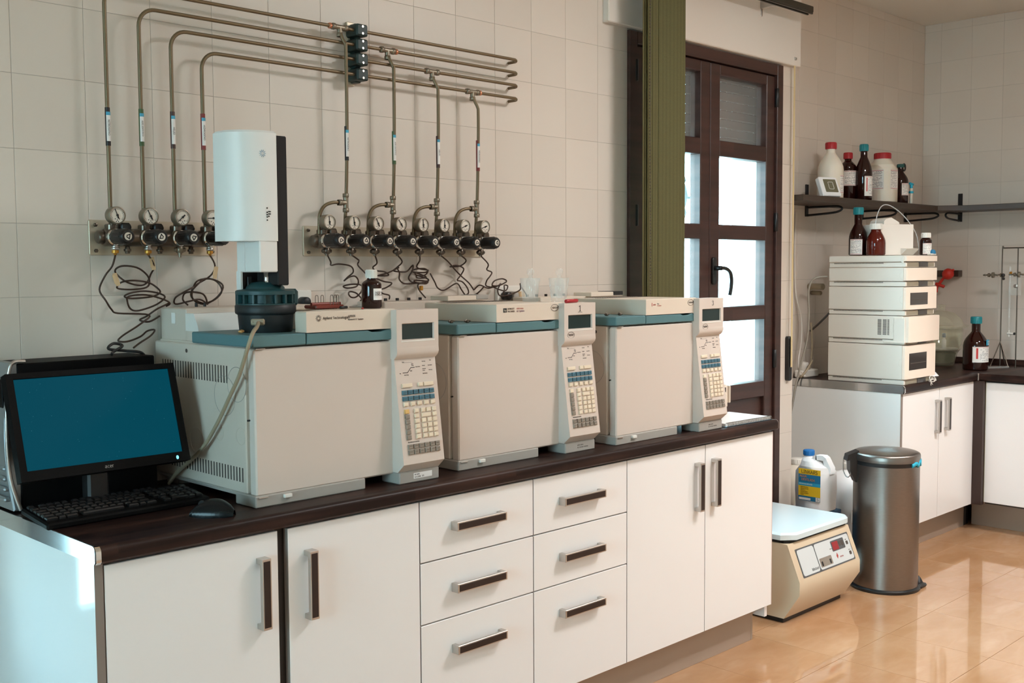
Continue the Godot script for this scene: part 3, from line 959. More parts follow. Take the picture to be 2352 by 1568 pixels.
func manifolds():
	# dial face shared by all gauges: a ring of ticks
	var ticks := MB.new()
	for k in 22:
		var a := -PI * 0.22 + PI * 1.44 * k / 21.0
		ticks.xf = Transform3D(Basis(Vector3.BACK, a), Vector3.ZERO)
		bx(ticks, Vector3(0.0172, 0, 0), Vector3(0.005 if k % 5 == 0 else 0.003, 0.0011, 0.0004))
	ticks.xf = Transform3D()
	for q in [[-0.006, -0.010], [0.0, -0.013], [0.006, -0.010], [-0.003, -0.017], [0.003, -0.017]]: bx(ticks, Vector3(q[0], q[1], 0), Vector3(0.0026, 0.0026, 0.0004))
	shapes["ticks"] = mesh_of(ticks)
	var nd := MB.new()
	bx(nd, Vector3(0, 0.006, 0), Vector3(0.0022, 0.024, 0.0008))
	bx(nd, Vector3(0, -0.006, 0), Vector3(0.004, 0.007, 0.0008))
	cyl(nd, Vector3(0, 0, -0.0004), Vector3(0, 0, 0.0012), 0.0032, 10)
	shapes["needle"] = mesh_of(nd)
	var mk := MB.new()
	for q in [[-0.004, 0.0, 1.1], [0.004, 0.0, 2.1], [0.0, -0.004, 0.0]]:
		mk.xf = Transform3D(Basis(Vector3.BACK, q[2]), Vector3(q[0], q[1], 0))
		bx(mk, Vector3.ZERO, Vector3(0.012, 0.0026, 0.0004))
	shapes["disc_mark"] = mesh_of(mk)
	for side in 2:
		var xs := []
		var x0 := 0.23 if side == 0 else 0.922
		var x1 := 0.612 if side == 0 else 1.70
		for k in (4 if side == 0 else 8): xs.append(0.2715 + k * 0.0955 if side == 0 else 0.9625 + k * 0.0960)
		var o := thing("gas_manifold", ["steel gas manifold with four gauges and four black knobs on the wall behind the computer", "steel gas manifold with eight gauges and eight black knobs on the wall behind the chromatographs"][side], "gas manifold", Vector3((x0 + x1) / 2, 1.545, 0))
		var b := MB.new()
		prism(b, rrect(x0, 1.546, x1, 1.642, 0.004), Vector3.ZERO, Vector3.RIGHT, Vector3.UP, Vector3.BACK, 0.006, 0.001)
		part("back_plate", b, M.plate_steel, o)
		b = MB.new()
		for x in [x0 + 0.017, x1 - 0.012]:
			for y in [1.558, 1.628]: cyl(b, Vector3(x, y, 0.006), Vector3(x, y, 0.013), 0.0055, 6, 0.001)
		part("bolt", b, M.header_steel, o)
		b = MB.new()
		cyl(b, Vector3(x0 + 0.022, 1.594, 0.045), Vector3(xs[-1] + 0.012, 1.594, 0.045), 0.024, 20, 0.004)
		cyl(b, Vector3(x0 + 0.004, 1.594, 0.045), Vector3(x0 + 0.03, 1.594, 0.045), 0.018, 16, 0.003)
		part("header", b, M.header_steel, o)
		for k in xs.size():
			var x: float = xs[k]
			b = MB.new()
			cyl(b, Vector3(x, 1.594, 0.02), Vector3(x, 1.594, 0.072), 0.0235, 20, 0.002)
			bz(b, Vector3(x - 0.012, 1.606, 0.034), Vector3(x + 0.012, 1.63, 0.064), 0.003)
			cyl(b, Vector3(x, 1.605, 0.052), Vector3(x, 1.634, 0.06), 0.009, 6, 0.001)
			var g := part("regulator", b, M.header_steel, o)
			b = MB.new()
			bz(b, Vector3(x + 0.026, 1.606, 0.03), Vector3(x + 0.054, 1.634, 0.058), 0.004)
			cyl(b, Vector3(x + 0.040, 1.58, 0.045), Vector3(x + 0.040, 1.612, 0.045), 0.010, 12)
			cyl(b, Vector3(x + 0.024, 1.622, 0.045), Vector3(x + 0.058, 1.622, 0.045), 0.008, 6, 0.001)
			if side == 0: part("shut_off_valve", b, M.black_plastic, g)
			else: part("shut_off_valve", b, M.header_steel, g)
			# gauge
			b = MB.new()
			lathe(b, Vector3(x, 1.652, 0.062), [Vector2(0, 0), Vector2(0.021, 0), Vector2(0.0235, 0.004), Vector2(0.0235, 0.03), Vector2(0.0225, 0.031), Vector2(0.0205, 0.031), Vector2(0.0200, 0.028), Vector2(0, 0.028)], 28, Vector3.BACK)
			part("gauge_case", b, M.fitting_metal, g)
			b = MB.new()
			lathe(b, Vector3(x, 1.652, 0.0901), [Vector2(0.0201, 0), Vector2(0.0201, 0.0006), Vector2(0, 0.0006)], 28, Vector3.BACK)
			part("gauge_dial", b, M.dial_white, g)
			put("dial_ticks", shapes["ticks"], M.print_black, g, Vector3(x, 1.652, 0.0908))
			var an: float = [0.35, 0.45, 2.3, 1.62, 0.12, 0.15, 0.42, 0.62, 0.08, 0.03, 1.95, 1.9][k + side * 4]
			put("gauge_needle", shapes["needle"], M.print_black, g, Vector3(x, 1.652, 0.0922), Basis(Vector3.BACK, an))
			# knob
			b = MB.new()
			lathe(b, Vector3(x, 1.594, 0.070), [Vector2(0, 0), Vector2(0.0215, 0), Vector2(0.0225, 0.002), Vector2(0.0225, 0.006), Vector2(0.019, 0.008), Vector2(0.019, 0.012), Vector2(0.0215, 0.013), Vector2(0.0215, 0.016), Vector2(0, 0.016)], 26, Vector3.BACK)
			part("chrome_ring", b, M.chrome, g)
			b = MB.new()
			lathe(b, Vector3(x, 1.594, 0.085), [Vector2(0, 0), Vector2(0.0195, 0), Vector2(0.0205, 0.004), Vector2(0.0212, 0.05), Vector2(0.0195, 0.062), Vector2(0.016, 0.066), Vector2(0, 0.066)], 26, Vector3.BACK)
			for q in 12:
				var a := TAU * q / 12.0
				cyl(b, Vector3(x + cos(a) * 0.0200, 1.594 + sin(a) * 0.0200, 0.095), Vector3(x + cos(a) * 0.0206, 1.594 + sin(a) * 0.0206, 0.138), 0.0018, 5)
			part("knob", b, M.black_plastic, g)
			b = MB.new()
			cyl(b, Vector3(x, 1.594, 0.1505), Vector3(x, 1.594, 0.1516), 0.0105, 20)
			part("knob_disc", b, M.dial_white, g)
			put("disc_mark", shapes["disc_mark"], M.print_black, g, Vector3(x, 1.594, 0.1519), Basis(Vector3.BACK, rng.randf_range(-2, 2)))
			# outlet below
			b = MB.new()
			var ox := x + 0.013 if side == 0 else x + 0.020
			cyl(b, Vector3(ox, 1.585, 0.045), Vector3(ox, 1.562, 0.045), 0.009, 12)
			if side == 0 and k != 2:
				cyl(b, Vector3(ox, 1.568, 0.045), Vector3(ox, 1.560, 0.045), 0.012, 6, 0.001)
				part("outlet", b, M.satin_metal, g)
				b = MB.new()
				lathe(b, Vector3(ox, 1.546, 0.045), [Vector2(0, 0), Vector2(0.004, 0), Vector2(0.0055, 0.004), Vector2(0.0105, 0.005), Vector2(0.0105, 0.013), Vector2(0, 0.0145)], 6)
				part("brass_nut", b, M.brass, g)
			else:
				cyl(b, Vector3(ox, 1.572, 0.045), Vector3(ox, 1.553, 0.045), 0.0115, 6, 0.001)
				cyl(b, Vector3(ox - 0.017, 1.562, 0.045), Vector3(ox + 0.017, 1.562, 0.045), 0.0065, 8, 0.001)
				cyl(b, Vector3(ox, 1.555, 0.045), Vector3(ox, 1.548, 0.045), 0.006, 8)
				part("outlet", b, M.header_steel if side else M.fitting_metal, g)
				if side == 0:
					b = MB.new()
					cyl(b, Vector3(ox, 1.548, 0.045), Vector3(ox, 1.540, 0.045), 0.004, 8)
					part("plug", b, M.fitting_metal, g)
			if side == 0 and k < 3:
				b = MB.new()
				cyl(b, Vector3(x + 0.048, 1.57, 0.045), Vector3(x + 0.048, 1.55, 0.045), 0.007, 8, 0.001)
				cyl(b, Vector3(x + 0.048, 1.563, 0.045), Vector3(x + 0.048, 1.556, 0.045), 0.011, 6, 0.001)
				part("drain_plug", b, M.header_steel, g)

func coil(called: String, label: String, pts: Array, group: String, z0 := 0.03, r := 0.0026):
	var v := []
	for k in range(0, pts.size(), 2):
		var s := float(k) / pts.size()
		v.append(Vector3(pts[k], pts[k + 1], z0 + 0.011 * sin(k * 0.9) + 0.006 * cos(k * 0.37) + 0.012 * s))
	v[0].z = 0.045
	tube_thing(called, label, "tube", v, r, M.brown_tube, group, 5, 7)

func capillaries():
	var g := "brown gas tubes below the wall manifolds"
	coil("gas_tube", "thin brown tube hanging in a wide bend below the left manifold's first brass nut", [0.2845,1.547, 0.274,1.516, 0.262,1.490, 0.248,1.452, 0.258,1.422, 0.275,1.397, 0.298,1.386, 0.381,1.379, 0.346,1.354, 0.304,1.325, 0.292,1.310, 0.312,1.308, 0.353,1.319, 0.382,1.333, 0.397,1.336, 0.377,1.321, 0.352,1.303, 0.331,1.289], g)
	coil("gas_tube", "short brown tube looping behind the first chromatograph's top left corner", [0.437,1.410, 0.400,1.395, 0.379,1.376, 0.360,1.365, 0.379,1.360, 0.412,1.375], g)
	coil("gas_tube", "long brown tube wound in flat loops below the left manifold's second brass nut", [0.380,1.547, 0.396,1.516, 0.395,1.493, 0.386,1.469, 0.357,1.462, 0.317,1.474, 0.294,1.501, 0.306,1.516, 0.342,1.512, 0.378,1.493, 0.390,1.473, 0.373,1.456, 0.332,1.451, 0.300,1.455, 0.305,1.471, 0.333,1.476, 0.382,1.470, 0.406,1.457, 0.410,1.442, 0.389,1.430, 0.340,1.426, 0.313,1.432, 0.324,1.441, 0.369,1.446, 0.410,1.440, 0.422,1.428, 0.397,1.407, 0.355,1.392, 0.327,1.397, 0.315,1.417, 0.328,1.432, 0.377,1.435, 0.418,1.422, 0.439,1.410, 0.434,1.402], g)
	coil("gas_tube", "brown tube wound in a round coil beside the white autosampler tower", [0.571,1.547, 0.586,1.516, 0.581,1.487, 0.536,1.459, 0.513,1.436, 0.526,1.415, 0.566,1.404, 0.598,1.426, 0.608,1.458, 0.581,1.477, 0.541,1.474, 0.516,1.452, 0.517,1.424, 0.548,1.407, 0.584,1.414, 0.605,1.442, 0.594,1.471, 0.559,1.479, 0.527,1.464, 0.509,1.440, 0.526,1.419, 0.561,1.406, 0.544,1.435, 0.500,1.440, 0.486,1.420, 0.490,1.404], g)
	coil("gas_tube", "short brown tube looping left of the round coil beside the autosampler tower", [0.527,1.460, 0.483,1.442, 0.463,1.425, 0.467,1.407, 0.499,1.414, 0.535,1.419, 0.566,1.404], g, 0.036)
	coil("gas_tube", "brown tube falling in three wide loops between tower and amber bottle", [0.985,1.549, 0.997,1.528, 1.012,1.517, 1.047,1.521, 1.083,1.514, 1.095,1.495, 1.082,1.479, 1.055,1.467, 1.064,1.478, 1.100,1.481, 1.117,1.466, 1.099,1.448, 1.068,1.443, 1.064,1.449, 1.086,1.455, 1.113,1.452, 1.124,1.432, 1.103,1.414, 1.072,1.413, 1.067,1.422, 1.085,1.431, 1.103,1.426, 1.116,1.408, 1.121,1.401], g)
	coil("gas_tube", "brown tube passing behind the amber bottle from the right manifold's second outlet", [1.080,1.550, 1.105,1.535, 1.122,1.530, 1.123,1.517, 1.136,1.495, 1.154,1.482, 1.186,1.476, 1.214,1.463, 1.238,1.457, 1.228,1.443, 1.204,1.434, 1.204,1.423, 1.237,1.416, 1.249,1.403], g)
	coil("gas_tube", "brown tube dropping straight above the amber bottle's white cap, then bending right", [1.176,1.548, 1.182,1.524, 1.179,1.510, 1.196,1.499, 1.219,1.495, 1.238,1.483, 1.200,1.482, 1.229,1.491, 1.267,1.509], g)
	coil("gas_tube", "brown tube with one raised loop right of the amber bottle", [1.272,1.549, 1.289,1.528, 1.281,1.509, 1.272,1.498, 1.296,1.494, 1.320,1.496, 1.347,1.511, 1.342,1.516, 1.327,1.498, 1.322,1.475, 1.339,1.460, 1.364,1.454], g)
	coil("gas_tube", "brown tube sagging from the raised loop into the tight wound bundle", [1.267,1.508, 1.276,1.491, 1.290,1.468, 1.319,1.454, 1.364,1.456, 1.409,1.463], g)
	coil("gas_tube", "brown tube wound in a tight flat bundle below the right manifold's fifth outlet", [1.368,1.549, 1.367,1.532, 1.369,1.513, 1.389,1.504, 1.414,1.499, 1.399,1.491, 1.354,1.494, 1.352,1.502, 1.384,1.505, 1.412,1.494, 1.399,1.481, 1.354,1.483, 1.359,1.490, 1.409,1.480, 1.404,1.473, 1.354,1.473, 1.364,1.481, 1.414,1.467, 1.379,1.454, 1.349,1.458, 1.364,1.465, 1.409,1.461, 1.394,1.453, 1.371,1.452, 1.370,1.433, 1.383,1.404], g)
	coil("gas_tube", "brown tube running slantwise right from the right manifold's sixth outlet", [1.464,1.550, 1.497,1.528, 1.544,1.501, 1.581,1.477, 1.602,1.453, 1.624,1.432, 1.640,1.428, 1.651,1.444, 1.679,1.433, 1.724,1.437], g)
	coil("gas_tube", "brown tube zigzagging down from the right manifold's seventh outlet", [1.560,1.550, 1.582,1.532, 1.571,1.514, 1.528,1.511, 1.549,1.515, 1.581,1.504, 1.581,1.485, 1.554,1.473, 1.533,1.463, 1.570,1.457, 1.597,1.437, 1.591,1.417, 1.575,1.405], g)
	coil("gas_tube", "long brown tube sagging in a low arc from the tight bundle to the right", [1.414,1.488, 1.424,1.459, 1.454,1.437, 1.490,1.429, 1.533,1.452, 1.559,1.429, 1.591,1.409, 1.623,1.412, 1.651,1.440], g, 0.04)
	coil("gas_tube", "brown tube looping in front of the wall socket from the manifold's last outlet", [1.656,1.549, 1.677,1.520, 1.688,1.500, 1.720,1.490, 1.696,1.476, 1.682,1.460, 1.690,1.441, 1.718,1.437, 1.764,1.455, 1.758,1.466, 1.724,1.459, 1.699,1.443, 1.735,1.441, 1.764,1.448, 1.735,1.426, 1.729,1.406, 1.769,1.403, 1.810,1.411, 1.833,1.425, 1.842,1.447, 1.869,1.432, 1.886,1.403], g, 0.045)
	coil("gas_tube", "short brown tube tangled in the knot before the wall socket", [1.707,1.439, 1.752,1.422, 1.787,1.438, 1.775,1.442, 1.758,1.426, 1.752,1.406], g, 0.05)
	for q in [[0.281, 1.478, 0.3, "first"], [0.388, 1.522, 0.15, "second"], [0.583, 1.497, -0.2, "last"]]:
		var b := MB.new()
		b.xf = Transform3D(Basis(Vector3.BACK, q[2]), Vector3(q[0], q[1], 0.047))
		bx(b, Vector3(0.004, 0, 0), Vector3(0.012, 0.036, 0.0012), 0.0004)
		bx(b, Vector3(-0.001, 0.002, 0.0012), Vector3(0.008, 0.026, 0.0012), 0.0004)
		var o := MeshInstance3D.new()
		o.name = numbered("tape_flag")
		o.mesh = mesh_of(b, Vector3(q[0], q[1] - 0.018, 0.047)); o.material_override = M.tape
		add_child(o)
		o.position = Vector3(q[0], q[1] - 0.018, 0.047)
		tag(o, "flag of masking tape wrapped on the tube below the left manifold's %s brass nut" % q[2 + 1], "tape", "masking tape flags")
	var b2 := MB.new()
	bx(b2, Vector3(1.373, 1.438, 0.045), Vector3(0.011, 0.016, 0.012), 0.002)
	var o2 := MeshInstance3D.new()
	o2.name = "tube_tag"; o2.mesh = mesh_of(b2, Vector3(1.373, 1.43, 0.045)); o2.material_override = M.brass
	add_child(o2); o2.position = Vector3(1.373, 1.43, 0.045)
	tag(o2, "small brown tag on the tube below the tight wound bundle", "tag")

# ---------------------------------------------------------------- gas chromatographs
const GX := [0.405, 1.103, 1.790]
const GZ := [0.0, -0.008, 0.030]

func key_mesh(w: float, h: float) -> ArrayMesh:
	var k := "key%.4f_%.4f" % [w, h]
	if not shapes.has(k):
		var b := MB.new()
		prism(b, [Vector2(-w / 2, -h / 2), Vector2(w / 2, -h / 2), Vector2(w / 2, h / 2), Vector2(-w / 2, h / 2)], Vector3.ZERO, Vector3.RIGHT, Vector3.UP, Vector3.BACK, 0.0052, 0.0016)
		shapes[k] = mesh_of(b)
	return shapes[k]

func chromatograph(i: int):
	var at := Vector3(GX[i], 0.9, GZ[i])
	var t := thing("gas_chromatograph", ["beige gas chromatograph with teal trim carrying the white autosampler tower, nearest the computer", "beige gas chromatograph marked 1 on its keypad, between the other two", "beige gas chromatograph marked 3 on its keypad, in front of the French door"][i], "chromatograph", at, "gas chromatographs on the bench")
	var B := func() -> MB:
		var q := MB.new()
		q.xf.origin = at
		return q
	# base
	var b: MB = B.call()
	bz(b, Vector3(-0.002, 0.0, 0.44), Vector3(0.345, 0.031, 0.537), 0.003)
	bz(b, Vector3(0.0, 0.022, 0.03), Vector3(0.455, 0.031, 0.49), 0.002)
	bz(b, Vector3(0.02, 0.0, 0.03), Vector3(0.44, 0.02, 0.10), 0.002)
	part("base", b, M.gc_grey, t)
	b = B.call()
	bz(b, Vector3(0.36, 0.0, 0.30), Vector3(0.452, 0.030, 0.40), 0.001)
	part("base_rear", b, M.gc_grey, t)
	# oven body
	b = B.call()
	bz(b, Vector3(0.0, 0.031, 0.02), Vector3(0.456, 0.405, 0.495), 0.003)
	bz(b, Vector3(0.457, 0.031, 0.03), Vector3(0.587, 0.405, 0.50), 0.003)
	var body := part("body", b, M.gc_beige, t)
	b = B.call()
	bz(b, Vector3(0.012, 0.040, 0.494), Vector3(0.448, 0.396, 0.502), 0.0)
	part("door_seat", b, M.gc_beige, body)
	b = B.call()
	if i == 0:
		for k in 25: bx(b, Vector3(-0.0002, 0.333 - 0.0, 0.066 + k * 0.01425), Vector3(0.0012, 0.045, 0.0052))
		for k in 27: bx(b, Vector3(-0.0002, 0.078, 0.105 + k * 0.01425), Vector3(0.0012, 0.037, 0.0052))
	else:
		for k in 25: bx(b, Vector3(-0.0002, 0.333, 0.026 + k * 0.0132), Vector3(0.0012, 0.045, 0.005))
		for z in [0.400, 0.420]: bx(b, Vector3(-0.0002, 0.078, z), Vector3(0.0012, 0.045 if z < 0.41 else 0.062, 0.006))
	var vs := part("vent_slots", b, M.slot, body)
	vs.set_meta("kind", "stuff")
	var rings := [[0.277, 0.395, 0.052], [0.31, 0.455, 0.045], [0.178, 0.364, 0.021], [0.178, 0.470, 0.022], [0.144, 0.245, 0.035]]
	if i > 0: rings = [[0.262, 0.425, 0.058], [0.155, 0.425, 0.026]]
	for q in rings:
		b = B.call()
		var pts := []
		for k in 41: pts.append(Vector3(0.0, q[0] + cos(TAU * k / 40.0) * q[2], q[1] + sin(TAU * k / 40.0) * q[2]))
		tube(b, pts, 0.0009, 5)
		part("knockout", b, M.gc_beige if q[2] < 0.04 else M.gc_grey, body)
	b = B.call()
	cyl(b, Vector3(-0.0006, 0.385, 0.445 if i > 0 else 0.20), Vector3(0.001, 0.385, 0.445 if i > 0 else 0.20), 0.0055, 12)
	part("screw_hole", b, M.slot, body)
	# door
	b = B.call()
	bz(b, Vector3(0.004, 0.029, 0.502), Vector3(0.456, 0.403, 0.533), 0.004)
	var door := part("oven_door", b, M.gc_door, t)
	b = B.call()
	bz(b, Vector3(0.006, 0.4032, 0.515), Vector3(0.034, 0.4055, 0.540), 0.0006)
	part("hinge_plate", b, M.satin_metal, door)
	b = B.call()
	bz(b, Vector3(0.006, 0.0245, 0.515), Vector3(0.034, 0.0275, 0.541), 0.0006)
	part("hinge_plate", b, M.satin_metal, door)
	b = B.call()
	bz(b, Vector3(0.080, 0.016, 0.535), Vector3(0.103, 0.026, 0.545), 0.0015)
	part("latch_tab", b, M.cap_white, door)
	b = B.call()
	cyl(b, Vector3(-0.003, 0.222, 0.508), Vector3(0.004, 0.222, 0.508), 0.0025, 8)
	part("hinge_pin", b, M.black_plastic, door)
	# teal trim: left segment, right segment with a small hand notch
	b = B.call()
	bz(b, Vector3(-0.003, 0.408, 0.235), Vector3(0.158, 0.438, 0.5385), 0.003)
	part("teal_lid", b, M.gc_teal, t)
	b = B.call()
	prism(b, [Vector2(0.1605, 0.408), Vector2(0.457, 0.408), Vector2(0.457, 0.436), Vector2(0.425, 0.436), Vector2(0.405, 0.431), Vector2(0.375, 0.431), Vector2(0.36, 0.436), Vector2(0.1605, 0.436)], Vector3(0, 0, 0.22), Vector3.RIGHT, Vector3.UP, Vector3.BACK, 0.3175, 0.002)
	part("teal_lid", b, M.gc_teal, t)
	b = B.call()
	bz(b, Vector3(0.012, 0.402, 0.03), Vector3(0.445, 0.41, 0.49), 0.0)
	part("lid_seat", b, M.gc_beige, t)
	# cream top cover
	b = B.call()
	var foot := [Vector2(0.160, 0.537), Vector2(0.457, 0.537), Vector2(0.457, 0.20), Vector2(0.160, 0.20)]
	if i == 0: foot = [Vector2(0.160, 0.537), Vector2(0.457, 0.537), Vector2(0.457, 0.20), Vector2(0.25, 0.20), Vector2(0.25, 0.486), Vector2(0.160, 0.486)]
	prism(b, foot, Vector3(0, 0.4385, 0), Vector3.RIGHT, Vector3.BACK, Vector3.UP, 0.055, 0.0025)
	var cover := part("top_cover", b, M.gc_cream, t)
	if i > 0:
		b = B.call()
		for k in 20:
			for r in 2:
				b.xf = Transform3D(Basis(Vector3.UP, 0.5), at + Vector3(0.19 + k * 0.0135, 0.4937, 0.25 + r * 0.05))
				bx(b, Vector3.ZERO, Vector3(0.0055, 0.001, 0.034))
		var sl := part("top_slots", b, M.slot, cover)
		sl.set_meta("kind", "stuff")
	# rear housing
	b = B.call()
	bz(b, Vector3(0.02, 0.405, 0.02), Vector3(0.455, 0.498, 0.165), 0.003)
	bz(b, Vector3(0.02, 0.405, 0.165), Vector3(0.455, 0.44, 0.22), 0.002)
	var rear := part("rear_housing", b, M.gc_beige if i < 2 else M.gc_cream, t)
	b = B.call()
	if i == 0:
		prism(b, [Vector2(0.165, 0.437), Vector2(0.165, 0.485), Vector2(0.21, 0.485), Vector2(0.232, 0.452), Vector2(0.236, 0.437)], Vector3(0.018, 0, 0), Vector3.BACK, Vector3.UP, Vector3.RIGHT, 0.21, 0.002)
		part("inlet_cover", b, M.gc_white, t)
		b = B.call()
		for q in [0.11, 0.137]: bz(b, Vector3(q, 0.498, 0.05), Vector3(q + 0.007, 0.510, 0.057), 0.001)
		part("plug", b, M.black_plastic, rear)
		b = B.call()
		bz(b, Vector3(0.0185, 0.455, 0.085), Vector3(0.020, 0.485, 0.105), 0.0)
		part("sticker", b, M.paper, rear)
	else:
		bz(b, Vector3(0.27, 0.495, 0.10), Vector3(0.455, 0.512, 0.19), 0.002)
		var det := part("detector_cover", b, M.gc_cream, rear)
		b = B.call()
		bz(b, Vector3(0.40, 0.4985, 0.11), Vector3(0.457, 0.514, 0.192), 0.002)
		part("grey_block", b, M.gc_grey if i == 1 else M.black_plastic, det)
		b = B.call()
		for q in 5: bz(b, Vector3(0.05 + q * 0.05, 0.498, 0.06), Vector3(0.06 + q * 0.05, 0.507, 0.068), 0.001)
		part("plug", b, M.black_plastic, rear)
		b = B.call()
		for q in [[0.052, 0.45], [0.1, 0.47]]:
			cyl(b, Vector3(q[0], 0.438, q[1]), Vector3(q[0], 0.444, q[1]), 0.006, 6, 0.001)
			tube(b, [Vector3(q[0] - 0.01, 0.442, q[1]), Vector3(q[0], 0.447, q[1] - 0.006), Vector3(q[0] + 0.012, 0.443, q[1] + 0.002)], 0.0022, 6)
		part("inlet_fitting", b, M.header_steel, t)
	# print on the cover
	var zf := 0.5375
	var fp := at + Vector3(0, 0, zf)
	if i == 0:
		b = B.call()
		for k in 12:
			b.xf = Transform3D(Basis(Vector3.BACK, TAU * k / 12.0), fp + Vector3(0.198, 0.475, 0))
			bx(b, Vector3(0.0062, 0, 0), Vector3(0.0056, 0.0011, 0.0005))
		part("spark_logo", b, M.print_black, cover)
		print_text("Agilent Technologies", 0.0068, M.print_black, cover, fp + Vector3(0.212, 0.4745, 0.0002))
		print_text("6890N", 0.0062, M.print_grey, cover, fp + Vector3(0.293, 0.4775, 0.0002))
		print_text("Network GC System", 0.0042, M.print_black, cover, fp + Vector3(0.293, 0.4685, 0.0002))
	elif i == 1:
		b = B.call()
		bx(b, Vector3(0.196, 0.4745, zf), Vector3(0.015, 0.013, 0.0006), 0.0)
		var lg := part("square_logo", b, M.print_black, cover)
		print_text("hp", 0.0062, M.gc_cream, lg, fp + Vector3(0.196, 0.4745, 0.0006), Basis(), HORIZONTAL_ALIGNMENT_CENTER)
		print_text("HEWLETT", 0.0052, M.print_black, cover, fp + Vector3(0.207, 0.4785, 0.0002))
		print_text("PACKARD", 0.0052, M.print_black, cover, fp + Vector3(0.207, 0.4705, 0.0002))
		print_text("6890 Series", 0.0042, M.print_red, cover, fp + Vector3(0.247, 0.4785, 0.0002))
		print_text("GC System", 0.0052, mat("print_violet", rgb(104, 56, 96), 0.7), cover, fp + Vector3(0.247, 0.4705, 0.0002))
	else:
		b = B.call()
		bx(b, Vector3(0.193, 0.4745, zf), Vector3(0.002, 0.012, 0.0006), 0.0)
		part("logo_bar", b, M.print_red, cover)
		print_text("6890", 0.0050, M.print_red, cover, fp + Vector3(0.199, 0.4735, 0.0002))
		print_text("Plus", 0.0042, M.print_grey, cover, fp + Vector3(0.222, 0.4765, 0.0002))
		print_text("GC System", 0.0036, M.print_red, cover, fp + Vector3(0.222, 0.470, 0.0002))
	if i > 0:
		b = B.call()
		var pts := []
		for k in 45:
			var a := TAU * k / 40.0
			pts.append(Vector3(0.421 + cos(a) * 0.018 * (1.0 - 0.002 * k), 0.4765 + sin(a) * 0.0105, zf + 0.0002))
		tube(b, pts, 0.0006, 4)
		pts = []
		for k in 25: pts.append(Vector3(0.409 + k * 0.00115, 0.4765 + sin(k * 1.25) * 0.0035, zf + 0.0002))
		tube(b, pts, 0.0005, 4)
		part("pen_mark", b, M.print_black, cover)
	# ---- keypad column: head with the display, sloping key panel, foot
	var kx := 0.440
	var kw := 0.153
	b = B.call()
	framed(b, Vector3(kx, 0.384, 0.50), Vector3(kx + kw, 0.490, 0.562), kx + 0.019, 0.405, kx + 0.137, 0.452, 0.006, 0.002)
	prism(b, [Vector2(0.50, 0.3845), Vector2(0.562, 0.3845), Vector2(0.5635, 0.371), Vector2(0.560, 0.362), Vector2(0.549, 0.352), Vector2(0.50, 0.352)], at * 0.0 + Vector3(kx, 0, 0), Vector3.BACK, Vector3.UP, Vector3.RIGHT, kw, 0.0)
	var head := part("keypad_head", b, M.gc_door, t)
	b = B.call()
	bz(b, Vector3(kx + 0.021, 0.407, 0.5555), Vector3(kx + 0.135, 0.450, 0.5566), 0.0)
	part("display", b, M.lcd, head)
	b = B.call()
	prism(b, [Vector2(0.5565, 0.4055), Vector2(0.5628, 0.4038), Vector2(0.5628, 0.400), Vector2(0.5565, 0.400)], Vector3(kx + 0.017, 0, 0), Vector3.BACK, Vector3.UP, Vector3.RIGHT, 0.122, 0.0)
	part("display_ledge", b, M.cap_white, head)
	if i > 0:
		print_text("1" if i == 1 else "3", 0.019 if i == 1 else 0.017, M.print_black, head, at + Vector3(kx + (0.076 if i == 1 else 0.085), 0.4715, 0.5624), Basis(), HORIZONTAL_ALIGNMENT_CENTER, true)
		b = B.call()
		var pts := []
		var cx := kx + (0.032 if i == 1 else 0.038)
		for k in 43:
			var a := TAU * k / 40.0
			pts.append(Vector3(cx + cos(a) * 0.0165, 0.3865 + sin(a) * 0.0100, 0.5624))
		tube(b, pts, 0.0006, 4)
		pts = []
		for k in 25: pts.append(Vector3(cx - 0.012 + k * 0.001, 0.3868 + sin(k * 1.2) * 0.004, 0.5624))
		tube(b, pts, 0.0006, 4)
		if i == 1:
			pts = []
			for k in 12: pts.append(Vector3(kx + 0.066 + k * 0.0019, 0.4595 + sin(k * 0.9) * 0.0002, 0.5624))
			tube(b, pts, 0.0005, 4)
		part("pen_mark", b, M.print_black, head)
	b = B.call()
	prism(b, [Vector2(0.50, 0.034), Vector2(0.556, 0.034), Vector2(0.583, 0.058), Vector2(0.5455, 0.353), Vector2(0.50, 0.353)], Vector3(kx + 0.003, 0, 0), Vector3.BACK, Vector3.UP, Vector3.RIGHT, 0.150, 0.0)
	var pan := part("key_panel", b, M.gc_door, t)
	b = B.call()
	bz(b, Vector3(kx + 0.004, 0.0, 0.48), Vector3(kx + 0.151, 0.034, 0.562), 0.003)
	part("keypad_foot", b, M.gc_grey, t)
	if i == 0:
		b = B.call()
		bz(b, Vector3(kx + 0.055, 0.011, 0.562), Vector3(kx + 0.123, 0.027, 0.5625), 0.0)
		var stk := part("foot_sticker", b, M.paper, t)
		print_text("HP 6890", 0.0035, M.print_black, stk, at + Vector3(kx + 0.058, 0.0225, 0.5628))
		print_text("G1530N   US", 0.0045, M.print_grey, stk, at + Vector3(kx + 0.058, 0.0155, 0.5628))
	else:
		print_text("6890 SERIES", 0.004, M.print_grey, t, at + Vector3(kx + 0.062, 0.022, 0.5622))
		print_text("GC SYSTEM CONTROL", 0.004, M.print_grey, t, at + Vector3(kx + 0.062, 0.0145, 0.5622))
	# plane of the keys: u to the right, v down from the top edge
	var down := Vector3(0, -0.295, 0.0375).normalized()
	var out := Vector3(0, 0.0375, 0.295).normalized()
	var kb := Basis(Vector3.RIGHT, -down, out)
	var o := at + Vector3(kx + 0.003, 0.353, 0.5455)
	var kp := func(u: float, v: float, w: float, h: float, m: Material):
		put("key", key_mesh(w, h), m, pan, o + Vector3.RIGHT * u + down * v, kb)
